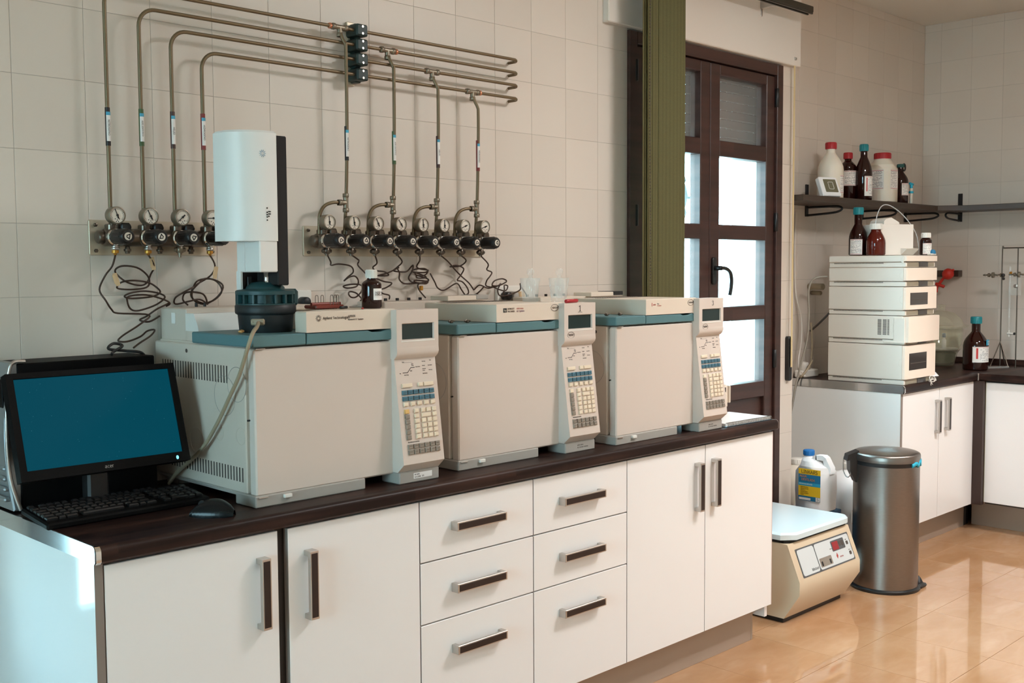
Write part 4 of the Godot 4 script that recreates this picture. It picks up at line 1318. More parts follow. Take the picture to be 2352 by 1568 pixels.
	kp.call(0.0355, 0.077, 0.037, 0.0112, M.key_cream)
	kp.call(0.0845, 0.077, 0.017, 0.0112, M.key_cream)
	kp.call(0.1140, 0.077, 0.036, 0.0112, M.key_cream)
	for r in 2:
		for c in 6: kp.call(0.0245 + c * 0.0199, 0.0965 + r * 0.0172, 0.0165, 0.0128, M.key_teal)
	for c in 5: kp.call(0.0255 + c * 0.0247, 0.1292, 0.0162, 0.0112, M.key_cream)
	for r in 6:
		var v := 0.1495 + r * 0.01455
		kp.call(0.0265, v, 0.0162, 0.0122, (M.key_orange if i == 0 else M.key_cream) if r == 0 else M.key_grey)
		kp.call(0.0605, v, 0.0162, 0.0118, M.key_cream)
		if r == 1:
			kp.call(0.0955, v, 0.034, 0.0115, M.key_cream)
			kp.call(0.1262, v, 0.0150, 0.0115, M.key_cream)
		else:
			for c in 3: kp.call(0.0855 + c * 0.0203, v, 0.0158 if c < 2 else 0.0152, 0.0115, M.key_cream)
	for r in 2:
		for c in 6: kp.call(0.028 + c * 0.0199, 0.2485 + r * 0.0158, 0.0160, 0.0128, M.key_grey)
	# printed temperature diagram and its captions
	b = B.call()
	b.xf = Transform3D(kb, o)
	for q in [[0.026, -0.041, 0.044, -0.041], [0.044, -0.041, 0.057, -0.0275], [0.057, -0.0275, 0.071, -0.0275]]:
		tube(b, [Vector3(q[0], q[1], 0.0), Vector3(q[2], q[3], 0.0)], 0.0009, 4)
	for q in [[0.028, 0.0125, 0.037], [0.022, 0.2375, 0.042]]: tube(b, [Vector3(q[0], -q[1], 0.0), Vector3(q[0] + q[2] * 1.0, -q[1], 0.0)], 0.0003, 4)
	for c in 6:
		for r in 2:
			tube(b, [Vector3(0.019 + c * 0.0199, -0.0965 - r * 0.0172, 0.0053), Vector3(0.029 + c * 0.0199, -0.0965 - r * 0.0172, 0.0053)], 0.0004, 4)
			tube(b, [Vector3(0.023 + c * 0.0199, -0.247 - r * 0.0158, 0.0053), Vector3(0.032 + c * 0.0199, -0.247 - r * 0.0158, 0.0053)], 0.0004, 4)
	part("diagram", b, M.print_black, pan)
	for q in [["Oven", 0.026, 0.0105], ["Final", 0.059, 0.0175], ["Temp", 0.059, 0.0215], ["Final Time", 0.074, 0.0265], ["Rate", 0.053, 0.0365], ["Init", 0.014, 0.042], ["Init Temp", 0.031, 0.0475], ["Pre Run", 0.099, 0.0125], ["Run", 0.127, 0.0105], ["Ready", 0.099, 0.0245], ["Remote", 0.099, 0.0335], ["Clock", 0.099, 0.0385], ["Gas Saver", 0.120, 0.0245], ["Run Log", 0.122, 0.038], ["Not Ready", 0.099, 0.047]]:
		print_text(q[0], 0.0026, M.print_black, pan, o + Vector3.RIGHT * q[1] + down * q[2] + out * 0.0004, kb)
	print_text("Miscellaneous Functions", 0.0027, M.print_black, pan, o + Vector3.RIGHT * 0.022 + down * 0.2355 + out * 0.0004, kb)

func autosampler():
	var c := Vector3(0.5385, 1.338, 0.3865)
	var t := thing("sample_turret", "dark teal round sample turret on the first chromatograph's teal lid", "turret", c)
	var b := MB.new()
	lathe(b, c, [Vector2(0, 0), Vector2(0.068, 0), Vector2(0.070, 0.004), Vector2(0.0735, 0.046), Vector2(0.0795, 0.050), Vector2(0.0805, 0.054), Vector2(0.0805, 0.070), Vector2(0.078, 0.073), Vector2(0, 0.073)], 40)
	part("turret_base", b, M.turret_dark, t)
	b = MB.new()
	lathe(b, c + Vector3(0, 0.073, 0), [Vector2(0, 0), Vector2(0.0785, 0), Vector2(0.0785, 0.003), Vector2(0.064, 0.004), Vector2(0.064, 0.026), Vector2(0.0785, 0.027), Vector2(0.0785, 0.036), Vector2(0.074, 0.039), Vector2(0.052, 0.042), Vector2(0.050, 0.047), Vector2(0.036, 0.058), Vector2(0.014, 0.062), Vector2(0, 0.062)], 40)
	var car := part("carousel", b, M.turret, t)
	for k in 16:
		var a := TAU * (k + 0.5) / 16.0
		b = MB.new()
		b.xf = Transform3D(Basis(Vector3.UP, a), c + Vector3(0, 0.088, 0))
		bx(b, Vector3(0.0715, 0, 0), Vector3(0.013, 0.024, 0.007), 0.001)
		part("divider", b, M.turret, car)
	b = MB.new()
	bz(b, Vector3(0.580, 1.405, 0.372), Vector3(0.622, 1.452, 0.425), 0.008)
	part("motor_box", b, M.turret, t)
	b = MB.new()
	var cp := Vector3(0.483, 1.367, 0.436)
	b.xf = Transform3D(Basis(Vector3.UP, -PI / 4), cp)
	bx(b, Vector3(0, 0, 0.0), Vector3(0.036, 0.017, 0.012), 0.003)
	for s in [-1.0, 1.0]: cyl(b, Vector3(s * 0.013, 0, 0.005), Vector3(s * 0.013, 0, 0.009), 0.0028, 8)
	part("connector", b, M.cable_beige, t)
	# the injector tower
	t = thing("autosampler_tower", "tall white autosampler tower with rounded front and black side above the teal turret", "autosampler", Vector3(0.49, 1.42, 0.40))
	b = MB.new()
	var x0 := 0.417; var x1 := 0.533; var zb := 0.344; var zf := 0.462
	var fp := [Vector2(x0, zb), Vector2(x1, zb), Vector2(x1, zf)]
	for k in 11:
		var s := k / 10.0
		var p0 := Vector2(x1 - 0.004, zf); var p1 := Vector2(x0 + 0.028, zf + 0.004); var p2 := Vector2(x0, zb + 0.05)
		fp.append(p0.lerp(p1, s).lerp(p1.lerp(p2, s), s))
	prism(b, fp, Vector3(0, 1.578, 0), Vector3.RIGHT, Vector3.BACK, Vector3.UP, 0.285, 0.006)
	var hd := part("housing", b, M.tower_white, t)
	b = MB.new()
	bz(b, Vector3(0.478, 1.497, 0.346), Vector3(0.533, 1.579, 0.460), 0.003)
	bz(b, Vector3(0.476, 1.425, 0.346), Vector3(0.484, 1.50, 0.366), 0.001)
	bz(b, Vector3(0.4765, 1.499, 0.385), Vector3(0.478, 1.577, 0.389), 0.0)
	part("lower_column", b, M.tower_white, t)
	b = MB.new()
	bz(b, Vector3(0.534, 1.462, 0.348), Vector3(0.569, 1.853, 0.456), 0.003)
	part("back_cover", b, M.black_matt, t)
	b = MB.new()
	bz(b, Vector3(0.4845, 1.440, 0.3465), Vector3(0.56, 1.498, 0.356), 0.0)
	bz(b, Vector3(0.50, 1.45, 0.356), Vector3(0.512, 1.485, 0.364), 0.001)
	part("mount", b, M.black_plastic, t)
	b = MB.new()
	cyl(b, Vector3(0.531, 1.455, 0.408), Vector3(0.531, 1.5, 0.408), 0.0085, 14, 0.001)
	cyl(b, Vector3(0.531, 1.40, 0.408), Vector3(0.531, 1.46, 0.408), 0.0022, 8)
	part("needle", b, M.chrome, t)
	# logo and indicator lamps on the housing's front
	b = MB.new()
	for k in 10:
		b.xf = Transform3D(Basis(Vector3.UP, -0.12) * Basis(Vector3.BACK, TAU * k / 10.0), Vector3(0.492, 1.803, 0.4606))
		bx(b, Vector3(0.0066, 0, 0), Vector3(0.0058, 0.0009, 0.0006))
	part("spark_logo", b, M.print_blue, hd)
	b = MB.new()
	for q in [[0, 0.019], [0, 0.008], [0, 0.002], [0, -0.004], [0, -0.012], [0.005, 0.010], [0.005, 0.004], [0.005, -0.002], [0.009, 0.010], [0.009, 0.004]]:
		bx(b, Vector3(0.5015 + q[0], 1.644 + q[1], 0.4622), Vector3(0.0035, 0.0032, 0.0012), 0.0)
	part("indicator", b, M.print_black, hd)
	tube_thing("cable", "thick beige-grey cable curving from the turret's connector down behind the monitor", "cable", [Vector3(0.478, 1.365, 0.446), Vector3(0.440, 1.358, 0.500), Vector3(0.400, 1.346, 0.545), Vector3(0.386, 1.318, 0.548), Vector3(0.385, 1.240, 0.503), Vector3(0.385, 1.187, 0.459), Vector3(0.385, 1.108, 0.391), Vector3(0.385, 1.041, 0.321), Vector3(0.385, 0.994, 0.25), Vector3(0.385, 0.95, 0.17), Vector3(0.385, 0.912, 0.12)], 0.0052, M.cable_beige, "", 7, 10)

func bottle_profile(r: float, h: float, neck: float, sh: float, nh: float) -> Array:
	# r body radius, h height without cap, neck radius, sh height where the shoulder starts, nh where the neck starts
	var p := [Vector2(0, 0), Vector2(r * 0.9, 0), Vector2(r, 0.006), Vector2(r, sh)]
	for k in 7:
		var s := (k + 1) / 7.0
		p.append(Vector2(lerpf(r, neck, s * s * (3 - 2 * s)), lerpf(sh, nh, 1.0 - pow(1.0 - s, 1.5))))
	p.append(Vector2(neck, h)); p.append(Vector2(0, h))
	return p

func cap_mesh(b: MB, o: Vector3, r: float, h: float, ribs := 24):
	lathe(b, o, [Vector2(0, 0), Vector2(r, 0), Vector2(r, h - 0.002), Vector2(r - 0.002, h), Vector2(0, h)], 24)
	for k in ribs:
		var a := TAU * k / ribs
		cyl(b, o + Vector3(cos(a) * r, h * 0.1, sin(a) * r), o + Vector3(cos(a) * r, h * 0.85, sin(a) * r), 0.0011, 5)

func lab_bottle(called: String, label: String, cat: String, at: Vector3, r: float, h: float, neck: float, sh: float, nh: float, m: Material, cap: Material, ch: float, patch: Array, group := "") -> Node3D:
	var t := thing(called, label, cat, at, group)
	var b := MB.new()
	lathe(b, at, bottle_profile(r, h, neck, sh, nh), 32)
	part("body", b, m, t)
	b = MB.new()
	cap_mesh(b, at + Vector3(0, h - ch * 0.55, 0), neck * 1.28, ch)
	part("cap", b, cap, t)
	if patch.size():   # [y0, y1, angle0, angle1, paper number]
		b = MB.new()
		lathe(b, at, [Vector2(r + 0.0006, patch[1]), Vector2(r + 0.0006, patch[0])], 16, Vector3.UP, patch[2], patch[3])
		for k in b.uv.size(): b.uv[k] = Vector2(1.0 - b.uv[k].x, b.uv[k].y / (patch[1] - patch[0]))
		part("paper_label", b, M["printed_paper_%d" % patch[4]], t)
	return t

func on_the_chromatographs():
	var topy := 0.9 + 0.4935
	# amber bottle
	var at := Vector3(0.831, topy, 0.47)
	var t := lab_bottle("reagent_bottle", "small amber bottle with ribbed white cap and handwritten label on the first chromatograph", "bottle", at, 0.0285, 0.098, 0.0125, 0.066, 0.082, M.amber, M.cap_white, 0.024, [])
	var b := MB.new()
	lathe(b, at, [Vector2(0.0291, 0.024), Vector2(0.0291, 0.056)], 10, Vector3.UP, 0.90, 2.05)
	var lb := part("paper_label", b, M.paper, t)
	print_text("ISE1", 0.010, M.print_black, lb, at + Vector3(sin(0.1) * 0.0297, 0.0415, cos(0.1) * 0.0297), Basis(Vector3.UP, 0.1), HORIZONTAL_ALIGNMENT_CENTER, true)
	# rack of glass pipettes / red tray
	t = thing("pipette_rack", "small red wooden rack with upright wire loops on the first chromatograph beside the turret", "rack", Vector3(0.70, topy, 0.40))
	b = MB.new()
	bz(b, Vector3(0.668, topy + 0.002, 0.375), Vector3(0.762, topy + 0.012, 0.435), 0.003)
	cyl(b, Vector3(0.655, topy + 0.015, 0.43), Vector3(0.755, topy + 0.015, 0.425), 0.005, 10)
	part("tray", b, M.wood_red, t)
	for q in [[0.672, 0.432], [0.695, 0.425], [0.722, 0.432], [0.737, 0.428], [0.742, 0.43]]:
		b = MB.new()
		var w := 0.0045
		tube(b, spline([Vector3(q[0] - w, topy + 0.001, q[1]), Vector3(q[0] - w, topy + 0.034, q[1]), Vector3(q[0], topy + 0.039, q[1]), Vector3(q[0] + w, topy + 0.034, q[1]), Vector3(q[0] + w, topy + 0.001, q[1])], 5), 0.0009, 6)
		part("wire_loop", b, M.header_steel, t)
	b = MB.new()
	cyl(b, Vector3(0.728, topy + 0.005, 0.462), Vector3(0.756, topy + 0.005, 0.455), 0.0042, 10, 0.001)
	var o := part("rod", b, M.black_plastic, t)
	# a clear glass ampoule, a red crumb and a grey strip
	b = MB.new()
	lathe(b, Vector3(0.875, topy + 0.008, 0.43), [Vector2(0, 0), Vector2(0.006, 0.002), Vector2(0.0078, 0.008), Vector2(0.0078, 0.024), Vector2(0.004, 0.030), Vector2(0.003, 0.05), Vector2(0, 0.05)], 16, Vector3(-0.9, 0.03, -0.43).normalized())
	t = thing("glass_vial", "small clear glass vial lying right of the amber bottle", "vial", Vector3(0.82, topy, 0.45))
	part("vial", b, M.glass, t)
	t = thing("grey_strip", "flat grey strip lying on the first chromatograph behind the keypad", "strip", Vector3(0.855, topy, 0.40))
	b = MB.new()
	b.xf = Transform3D(Basis(Vector3.UP, -0.5), Vector3(0.842, topy + 0.0025, 0.40))
	bx(b, Vector3.ZERO, Vector3(0.06, 0.004, 0.008), 0.001)
	part("strip", b, M.gc_grey, t)
	t = thing("septum", "tiny dark red septum on the first chromatograph's cream cover", "septum", Vector3(0.772, topy, 0.505))
	b = MB.new()
	cyl(b, Vector3(0.772, topy, 0.505), Vector3(0.772, topy + 0.0045, 0.505), 0.0032, 12, 0.0008)
	part("disc", b, M.print_red, t)
	t = thing("paper_scrap", "small orange paper scrap on the teal lid left of the turret", "scrap", Vector3(0.452, 1.338, 0.40))
	b = MB.new()
	b.xf = Transform3D(Basis(Vector3(0.3, 1, 0.2).normalized(), 0.6), Vector3(0.455, 1.3425, 0.40))
	bx(b, Vector3.ZERO, Vector3(0.018, 0.006, 0.012), 0.0025)
	part("scrap", b, mat("scrap", rgb(216, 168, 104), 0.8), t)
	# two tumblers with stoppers inside, on the second chromatograph
	for k in 2:
		at = [Vector3(1.539, topy, 0.405), Vector3(1.590, topy, 0.487)][k]
		t = thing("glass_tumbler", ["clear glass tumbler with a glass stopper inside, nearer the wall socket", "clear glass tumbler with a glass stopper inside, nearer the red pen"][k], "glass", at, "tumblers on the second chromatograph")
		b = MB.new()
		lathe(b, at, [Vector2(0, 0), Vector2(0.024, 0), Vector2(0.0255, 0.003), Vector2(0.0335, 0.078), Vector2(0.032, 0.078), Vector2(0.0238, 0.012), Vector2(0, 0.010)], 28)
		part("tumbler", b, M.glass, t)
		b = MB.new()
		lathe(b, at + Vector3(0.002, 0.012, 0), [Vector2(0, 0), Vector2(0.010, 0), Vector2(0.014, 0.02), Vector2(0.0155, 0.055), Vector2(0.007, 0.068), Vector2(0.006, 0.074), Vector2(0.011, 0.08), Vector2(0.0125, 0.088), Vector2(0.009, 0.096), Vector2(0, 0.098)], 20)
		part("stopper", b, M.glass, t)
	t = thing("pen", "short red pen with a metal tip lying on top of the keypad marked 1", "pen", Vector3(1.60, topy, 0.53))
	b = MB.new()
	cyl(b, Vector3(1.560, 1.3965, 0.545), Vector3(1.633, 1.3965, 0.528), 0.0062, 14, 0.002)
	part("barrel", b, M.cap_red, t)
	b = MB.new()
	cyl(b, Vector3(1.633, 1.3965, 0.528), Vector3(1.643, 1.3965, 0.5257), 0.0035, 10, 0.001)
	part("tip", b, M.satin_metal, t)
	# sockets on the wall
	for k in 2:
		var q: Array = [[0.862, 0.945], [1.768, 1.898]][k]
		t = thing("wall_socket", ["white wall socket with a dark plug behind the turret", "white double wall socket with brown and grey plugs behind the second chromatograph"][k], "socket", Vector3((q[0] + q[1]) / 2, 1.36, 0), "white wall sockets")
		b = MB.new()
		prism(b, rrect(q[0], 1.362, q[1], 1.439, 0.008), Vector3.ZERO, Vector3.RIGHT, Vector3.UP, Vector3.BACK, 0.014, 0.003)
		part("plate", b, M.cap_white, t)
		var pl := [[0.905, M.turret_dark]] if k == 0 else [[1.80, M.black_plastic], [1.836, M.gc_grey], [1.868, M.tape]]
		for p in pl:
			b = MB.new()
			cyl(b, Vector3(p[0], 1.402, 0.012), Vector3(p[0], 1.402, 0.048), 0.016, 16, 0.004)
			part("plug", b, p[1], t)

# ---------------------------------------------------------------- computer
func computer():
	var t := thing("computer_tower", "black computer tower standing behind the monitor, its silver front turned to the left", "computer", Vector3(0.15, 0.9, 0.08))
	var b := MB.new()
	bz(b, Vector3(-0.028, 0.906, 0.004), Vector3(0.337, 1.274, 0.150), 0.003)
	var cs := part("case", b, M.case_black, t)
	for q in [[0.0, 0.02], [0.30, 0.02], [0.0, 0.125], [0.30, 0.125]]: boxpart("foot", Vector3(q[0], 0.9, q[1]), Vector3(q[0] + 0.025, 0.907, q[1] + 0.02), M.black_plastic, t, 0.001)
	b = MB.new()
	var pr := []
	for k in 9:
		var s := k / 8.0
		pr.append(Vector2(-0.028 - 0.012 - 0.022 * sin(PI * s * 0.9 + 0.25), 0.906 + 0.37 * s))
	pr.append(Vector2(-0.024, 1.277)); pr.append(Vector2(-0.024, 0.905))
	prism(b, pr, Vector3(0, 0, 0.008), Vector3.RIGHT, Vector3.UP, Vector3.BACK, 0.140, 0.004)
	var fr := part("front_bezel", b, M.case_silver, t)
	b = MB.new()
	tube(b, spline([Vector3(-0.030, 0.908, 0.152), Vector3(-0.052, 0.99, 0.152), Vector3(-0.058, 1.09, 0.152), Vector3(-0.054, 1.20, 0.152), Vector3(-0.046, 1.262, 0.152), Vector3(-0.034, 1.279, 0.152), Vector3(-0.008, 1.279, 0.152)], 6), 0.005, 8)
	part("edge_trim", b, M.satin_metal, fr)
	boxpart("drive_door", Vector3(-0.060, 1.165, 0.022), Vector3(-0.050, 1.235, 0.135), M.case_black, fr, 0.002)
	for k in 4: boxpart("vent_rib", Vector3(-0.064, 0.93 + k * 0.026, 0.02), Vector3(-0.044, 0.942 + k * 0.026, 0.138), M.case_silver, fr, 0.004)
	b = MB.new()
	prism(b, rrect(0.05, 1.03, 0.085, 1.13, 0.012), Vector3(-0.060, 0, 0), Vector3.BACK, Vector3.UP, Vector3.LEFT, 0.006, 0.002)
	part("button_strip", b, M.chrome, fr)
	# monitor leaning back
	var c := Vector3(0.123, 1.010, 0.330)
	t = thing("monitor", "black widescreen monitor with a plain teal screen tilted back before the computer tower", "monitor", Vector3(0.123, 0.9, 0.26))
	var upd := Vector3(0, 0.2465, -0.079).normalized()
	var nrm := Vector3(0, 0.079, 0.2465).normalized()
	var F := Transform3D(Basis(Vector3.RIGHT, upd, nrm), c)
	b = MB.new()
	b.xf = F
	framed(b, Vector3(-0.216, 0, -0.030), Vector3(0.216, 0.262, 0), -0.199, 0.024, 0.199, 0.248, 0.004, 0.001)
	bz(b, Vector3(-0.15, 0.03, -0.05), Vector3(0.15, 0.2, -0.03), 0.012)
	var bez := part("bezel", b, M.bezel, t)
	b = MB.new()
	b.xf = F
	bz(b, Vector3(-0.198, 0.025, -0.0045), Vector3(0.198, 0.247, -0.0035))
	var scr := part("screen", b, M.screen_on, t)
	b = MB.new()
	b.xf = F
	for k in 40:
		var s := rng.randf_range(0.0004, 0.0010)
		bx(b, Vector3(rng.randf_range(-0.19, 0.19), rng.randf_range(0.03, 0.24), -0.0034), Vector3(s, s, 0.0003))
	var du := part("dust_specks", b, M.dust, scr)
	du.set_meta("kind", "stuff")
	b = MB.new()
	b.xf = F
	prism(b, disc(0.1805, 0.0105, 0.0034, 12, 0.005), Vector3(0, 0, 0), Vector3.RIGHT, Vector3.UP, Vector3.BACK, 0.001)
	part("power_light", b, M.led_on, bez)
	print_text("acer", 0.0085, M.gc_grey, bez, F * Vector3(-0.002, 0.0115, 0.0004), F.basis, HORIZONTAL_ALIGNMENT_CENTER)
	b = MB.new()
	prism(b, rrect(0.03, 0.17, 0.216, 0.315, 0.03), Vector3(0, 0.9, 0), Vector3.RIGHT, Vector3.BACK, Vector3.UP, 0.012, 0.003)
	bz(b, Vector3(0.095, 0.91, 0.22), Vector3(0.150, 1.13, 0.262), 0.006)
	part("stand", b, M.black_plastic, t)
	# keyboard: body and separate keys
	t = thing("keyboard", "black keyboard with low keys lying before the monitor at the bench's edge", "keyboard", Vector3(0.15, 0.9, 0.31))
	var kc := Transform3D(Basis(Vector3.UP, 0.02) * Basis(Vector3.RIGHT, 0.11), Vector3(0.148, 0.9165, 0.315))
	b = MB.new()
	b.xf = kc
	bx(b, Vector3.ZERO, Vector3(0.425, 0.016, 0.150), 0.004)
	part("body", b, M.bezel, t)
	for s in [-1.0, 1.0]:
		b = MB.new()
		bz(b, Vector3(0.148 + s * 0.17 - 0.02, 0.9, 0.255), Vector3(0.148 + s * 0.17 + 0.02, 0.916, 0.268), 0.001)
		bz(b, Vector3(0.148 + s * 0.17 - 0.02, 0.9, 0.365), Vector3(0.148 + s * 0.17 + 0.02, 0.904, 0.38), 0.001)
		part("foot", b, M.black_plastic, t)
	var lens := {"a": [0.0165, 0.0155], "b": [0.026, 0.0155], "s": [0.104, 0.0155], "f": [0.0150, 0.0120]}
	for k in lens:
		b = MB.new()
		prism(b, [Vector2(-lens[k][0] / 2, -lens[k][1] / 2), Vector2(lens[k][0] / 2, -lens[k][1] / 2), Vector2(lens[k][0] / 2, lens[k][1] / 2), Vector2(-lens[k][0] / 2, lens[k][1] / 2)], Vector3.ZERO, Vector3.RIGHT, Vector3.FORWARD, Vector3.UP, 0.008, 0.0028)
		shapes["pc_" + k] = mesh_of(b)
	for r in 6:
		var z := -0.058 + r * 0.0205
		var x := -0.203
		var row := ("f.ffff.ffff.ffff.fff" if r == 0 else ("aaaaaaaaaaaaab.aaa" if r == 1 else ("baaaaaaaaaaaaa.aaa" if r == 2 else ("baaaaaaaaaaab..aaa" if r == 3 else ("baaaaaaaaaaab...a." if r == 4 else "bab.s.bab..aaa")))))
		for ch in row:
			if ch == ".":
				x += 0.0098
				continue
			var w: float = lens[ch][0]
			put("key", shapes["pc_" + ch], M.key_black, t, kc * Vector3(x + w / 2, 0.0075, z), kc.basis)
			x += w + 0.0028
		if r > 0:
			for q in 4: put("key", shapes["pc_a"], M.key_black, t, kc * Vector3(0.135 + q * 0.0192, 0.0075, z), kc.basis)
	# mouse
	t = thing("computer_mouse", "small glossy black mouse on the worktop in front of the first chromatograph", "mouse", Vector3(0.288, 0.9, 0.525))
	b = MB.new()
	var rings := []
	for k in 12:
		var s := k / 11.0
		var ring := []
		var hw := 0.031 * pow(sin(PI * clampf(s * 0.94 + 0.03, 0, 1)), 0.45)
		var hh := 0.044 * pow(sin(PI * clampf(s * 0.92 + 0.04, 0, 1)), 0.6) * (0.80 + 0.35 * s)
		for j in 13:
			var a := PI * j / 12.0
			ring.append(Vector3(cos(a) * hw, maxf(sin(a), 0.0) * hh, lerpf(0.055, -0.055, 1.0 - s)))
		rings.append(ring)
	b.xf = Transform3D(Basis(Vector3.UP, 0.75), Vector3(0.288, 0.9, 0.525))
	for k in 11:
		for j in 12:
			var n00: Vector3 = (rings[k][j] - Vector3(0, 0.004, rings[k][j].z)).normalized()
			var n01: Vector3 = (rings[k][j + 1] - Vector3(0, 0.004, rings[k][j + 1].z)).normalized()
			var tz := Vector3(0, 0, (rings[k][6].y - rings[k + 1][6].y) * 6.0 / 0.06 * 0.15)
			b.tri(rings[k][j], rings[k][j + 1], rings[k + 1][j + 1], n00 + tz, n01 + tz, n01 + tz)
			b.tri(rings[k][j], rings[k + 1][j + 1], rings[k + 1][j], n00 + tz, n01 + tz, n00 + tz)
	part("shell", b, M.mouse_black, t)
	b = MB.new()
	b.xf = Transform3D(Basis(Vector3.UP, 0.75), Vector3(0.288, 0.9, 0.525))
	cyl(b, Vector3(-0.003, 0.030, -0.026), Vector3(0.003, 0.030, -0.026), 0.008, 14)
	part("wheel", b, M.black_matt, t)
	tube_thing("monitor_lead", "bundle of black leads lying on the computer tower's top edge", "cable", [Vector3(0.24, 1.279, 0.10), Vector3(0.255, 1.285, 0.08), Vector3(0.29, 1.298, 0.06), Vector3(0.27, 1.305, 0.05), Vector3(0.25, 1.292, 0.06), Vector3(0.29, 1.285, 0.07), Vector3(0.33, 1.278, 0.09), Vector3(0.36, 1.25, 0.06)], 0.004, M.black_plastic)

func bench_end():
	var t := thing("notebook", "white spiral-bound notepad lying open at the right end of the worktop", "notebook", Vector3(2.56, 0.9, 0.52))
	var b := MB.new()
	var q := Transform3D(Basis(Vector3.UP, -0.03), Vector3(2.560, 0.9, 0.495))
	b.xf = q
	bz(b, Vector3(-0.15, 0.001, -0.10), Vector3(0.15, 0.013, 0.10), 0.0006)
	part("pages", b, M.paper, t)
	b = MB.new()
	b.xf = q
	bz(b, Vector3(-0.151, 0.0, -0.101), Vector3(0.151, 0.002, 0.103), 0.0003)
	part("back_cover", b, M.print_blue, t)
	b = MB.new()
	b.xf = q
	for k in 40:
		var pts := []
		for j in 9: pts.append(Vector3(-0.145 + k * 0.00745, 0.0075 + cos(TAU * j / 8.0) * 0.0085, 0.101 + sin(TAU * j / 8.0) * 0.0065))
		tube(b, pts, 0.0011, 5)
	part("spiral_wire", b, M.header_steel, t)
	t = thing("small_instrument", "small beige boxy instrument with a slot, behind the notepad beside the keypad marked 3", "instrument", Vector3(2.64, 0.9, 0.345))
	b = MB.new()
	bz(b, Vector3(2.585, 0.9, 0.30), Vector3(2.690, 0.93, 0.38), 0.006)
	bz(b, Vector3(2.56, 0.928, 0.28), Vector3(2.715, 1.025, 0.395), 0.008)
	var bd := part("body", b, M.gc_cream, t)
	boxpart("slot", Vector3(2.575, 0.996, 0.394), Vector3(2.695, 1.014, 0.3965), M.slot, bd, 0.0)
	boxpart("front_flap", Vector3(2.57, 0.938, 0.394), Vector3(2.700, 0.990, 0.399), M.gc_cream, bd, 0.002)
	boxpart("side_clip", Vector3(2.713, 0.95, 0.37), Vector3(2.721, 1.02, 0.402), M.gc_cream, bd, 0.002)

# ---------------------------------------------------------------- blind, strap
func blind_and_strap():
	var t := thing("vertical_blind", "green vertical blind drawn together at the left side of the French door", "blind", Vector3(2.6, 0.93, 0.12))
	var b := MB.new()
	bz(b, Vector3(2.40, 2.735, 0.10), Vector3(3.80, 2.765, 0.14), 0.003)
	bz(b, Vector3(2.40, 2.728, 0.104), Vector3(3.80, 2.736, 0.112), 0.0)
	bz(b, Vector3(2.40, 2.728, 0.128), Vector3(3.80, 2.736, 0.136), 0.0)
	var rail := part("head_rail", b, M.rail_metal, t)
	for x in [2.62, 3.50]:
		b = MB.new()
		bz(b, Vector3(x, 2.725, 0.028), Vector3(x + 0.02, 2.772, 0.105), 0.002)
		bz(b, Vector3(x + 0.004, 2.69, 0.028), Vector3(x + 0.014, 2.73, 0.034), 0.001)
		part("bracket", b, M.satin_metal, rail)
	# slats: fabric strips, each turned a little on its hook
	var slats := [[2.505, 0.13, 0.045, 0.95], [2.515, 0.115, 0.127, 0.55], [2.545, 0.122, 0.127, 0.32], [2.575, 0.128, 0.127, 0.16], [2.60, 0.133, 0.127, 0.10], [2.635, 0.140, 0.127, 0.04], [2.655, 0.145, 0.127, -0.03], [2.672, 0.150, 0.127, -0.10]]
	for q in slats:
		b = MB.new()
		b.xf = Transform3D(Basis(Vector3.UP, q[3]), Vector3(q[0], 0, q[1]))
		var pts := []
		for k in 9:
			var u := lerpf(-0.5, 0.5, k / 8.0)
			pts.append(Vector2(u * q[2], 0.006 * (1.0 - 4.0 * u * u)))
		for k in 9:
			var u := lerpf(0.5, -0.5, k / 8.0)
			pts.append(Vector2(u * q[2], 0.006 * (1.0 - 4.0 * u * u) - 0.0012))
		prism(b, pts, Vector3(0, 0.95, 0), Vector3.RIGHT, Vector3.BACK, Vector3.UP, 1.775)
		part("slat", b, M.blind_cloth, t)
	b = MB.new()
	for k in 130:
		bx(b, Vector3(2.4975 + 0.004 * sin(k * 0.05), 1.05 + k * 0.0129, 0.158), Vector3(0.0042, 0.0042, 0.0042), 0.001)
	tube(b, [Vector3(2.4975, 1.05, 0.158), Vector3(2.4975, 2.73, 0.158)], 0.0008, 5)
	var ch := part("bead_chain", b, M.slot, t)
	ch.set_meta("kind", "stuff")
	t = thing("shutter_strap", "beige roller shutter strap with black winder box on the wall right of the door", "strap", Vector3(3.82, 0.93, 0.0))
	b = MB.new()
	bz(b, Vector3(3.813, 1.0, 0.026), Vector3(3.827, 2.53, 0.0275))
	part("strap", b, M.strap_cloth, t)
	b = MB.new()
	bz(b, Vector3(3.806, 2.50, 0.003), Vector3(3.834, 2.57, 0.022), 0.003)
	cyl(b, Vector3(3.812, 2.532, 0.028), Vector3(3.828, 2.532, 0.028), 0.008, 14, 0.001)
	part("guide", b, M.satin_metal, t)
	b = MB.new()
	prism(b, rrect(3.803, 0.93, 3.838, 1.155, 0.012), Vector3.ZERO, Vector3.RIGHT, Vector3.UP, Vector3.BACK, 0.022, 0.004)
	part("winder_box", b, M.black_plastic, t)

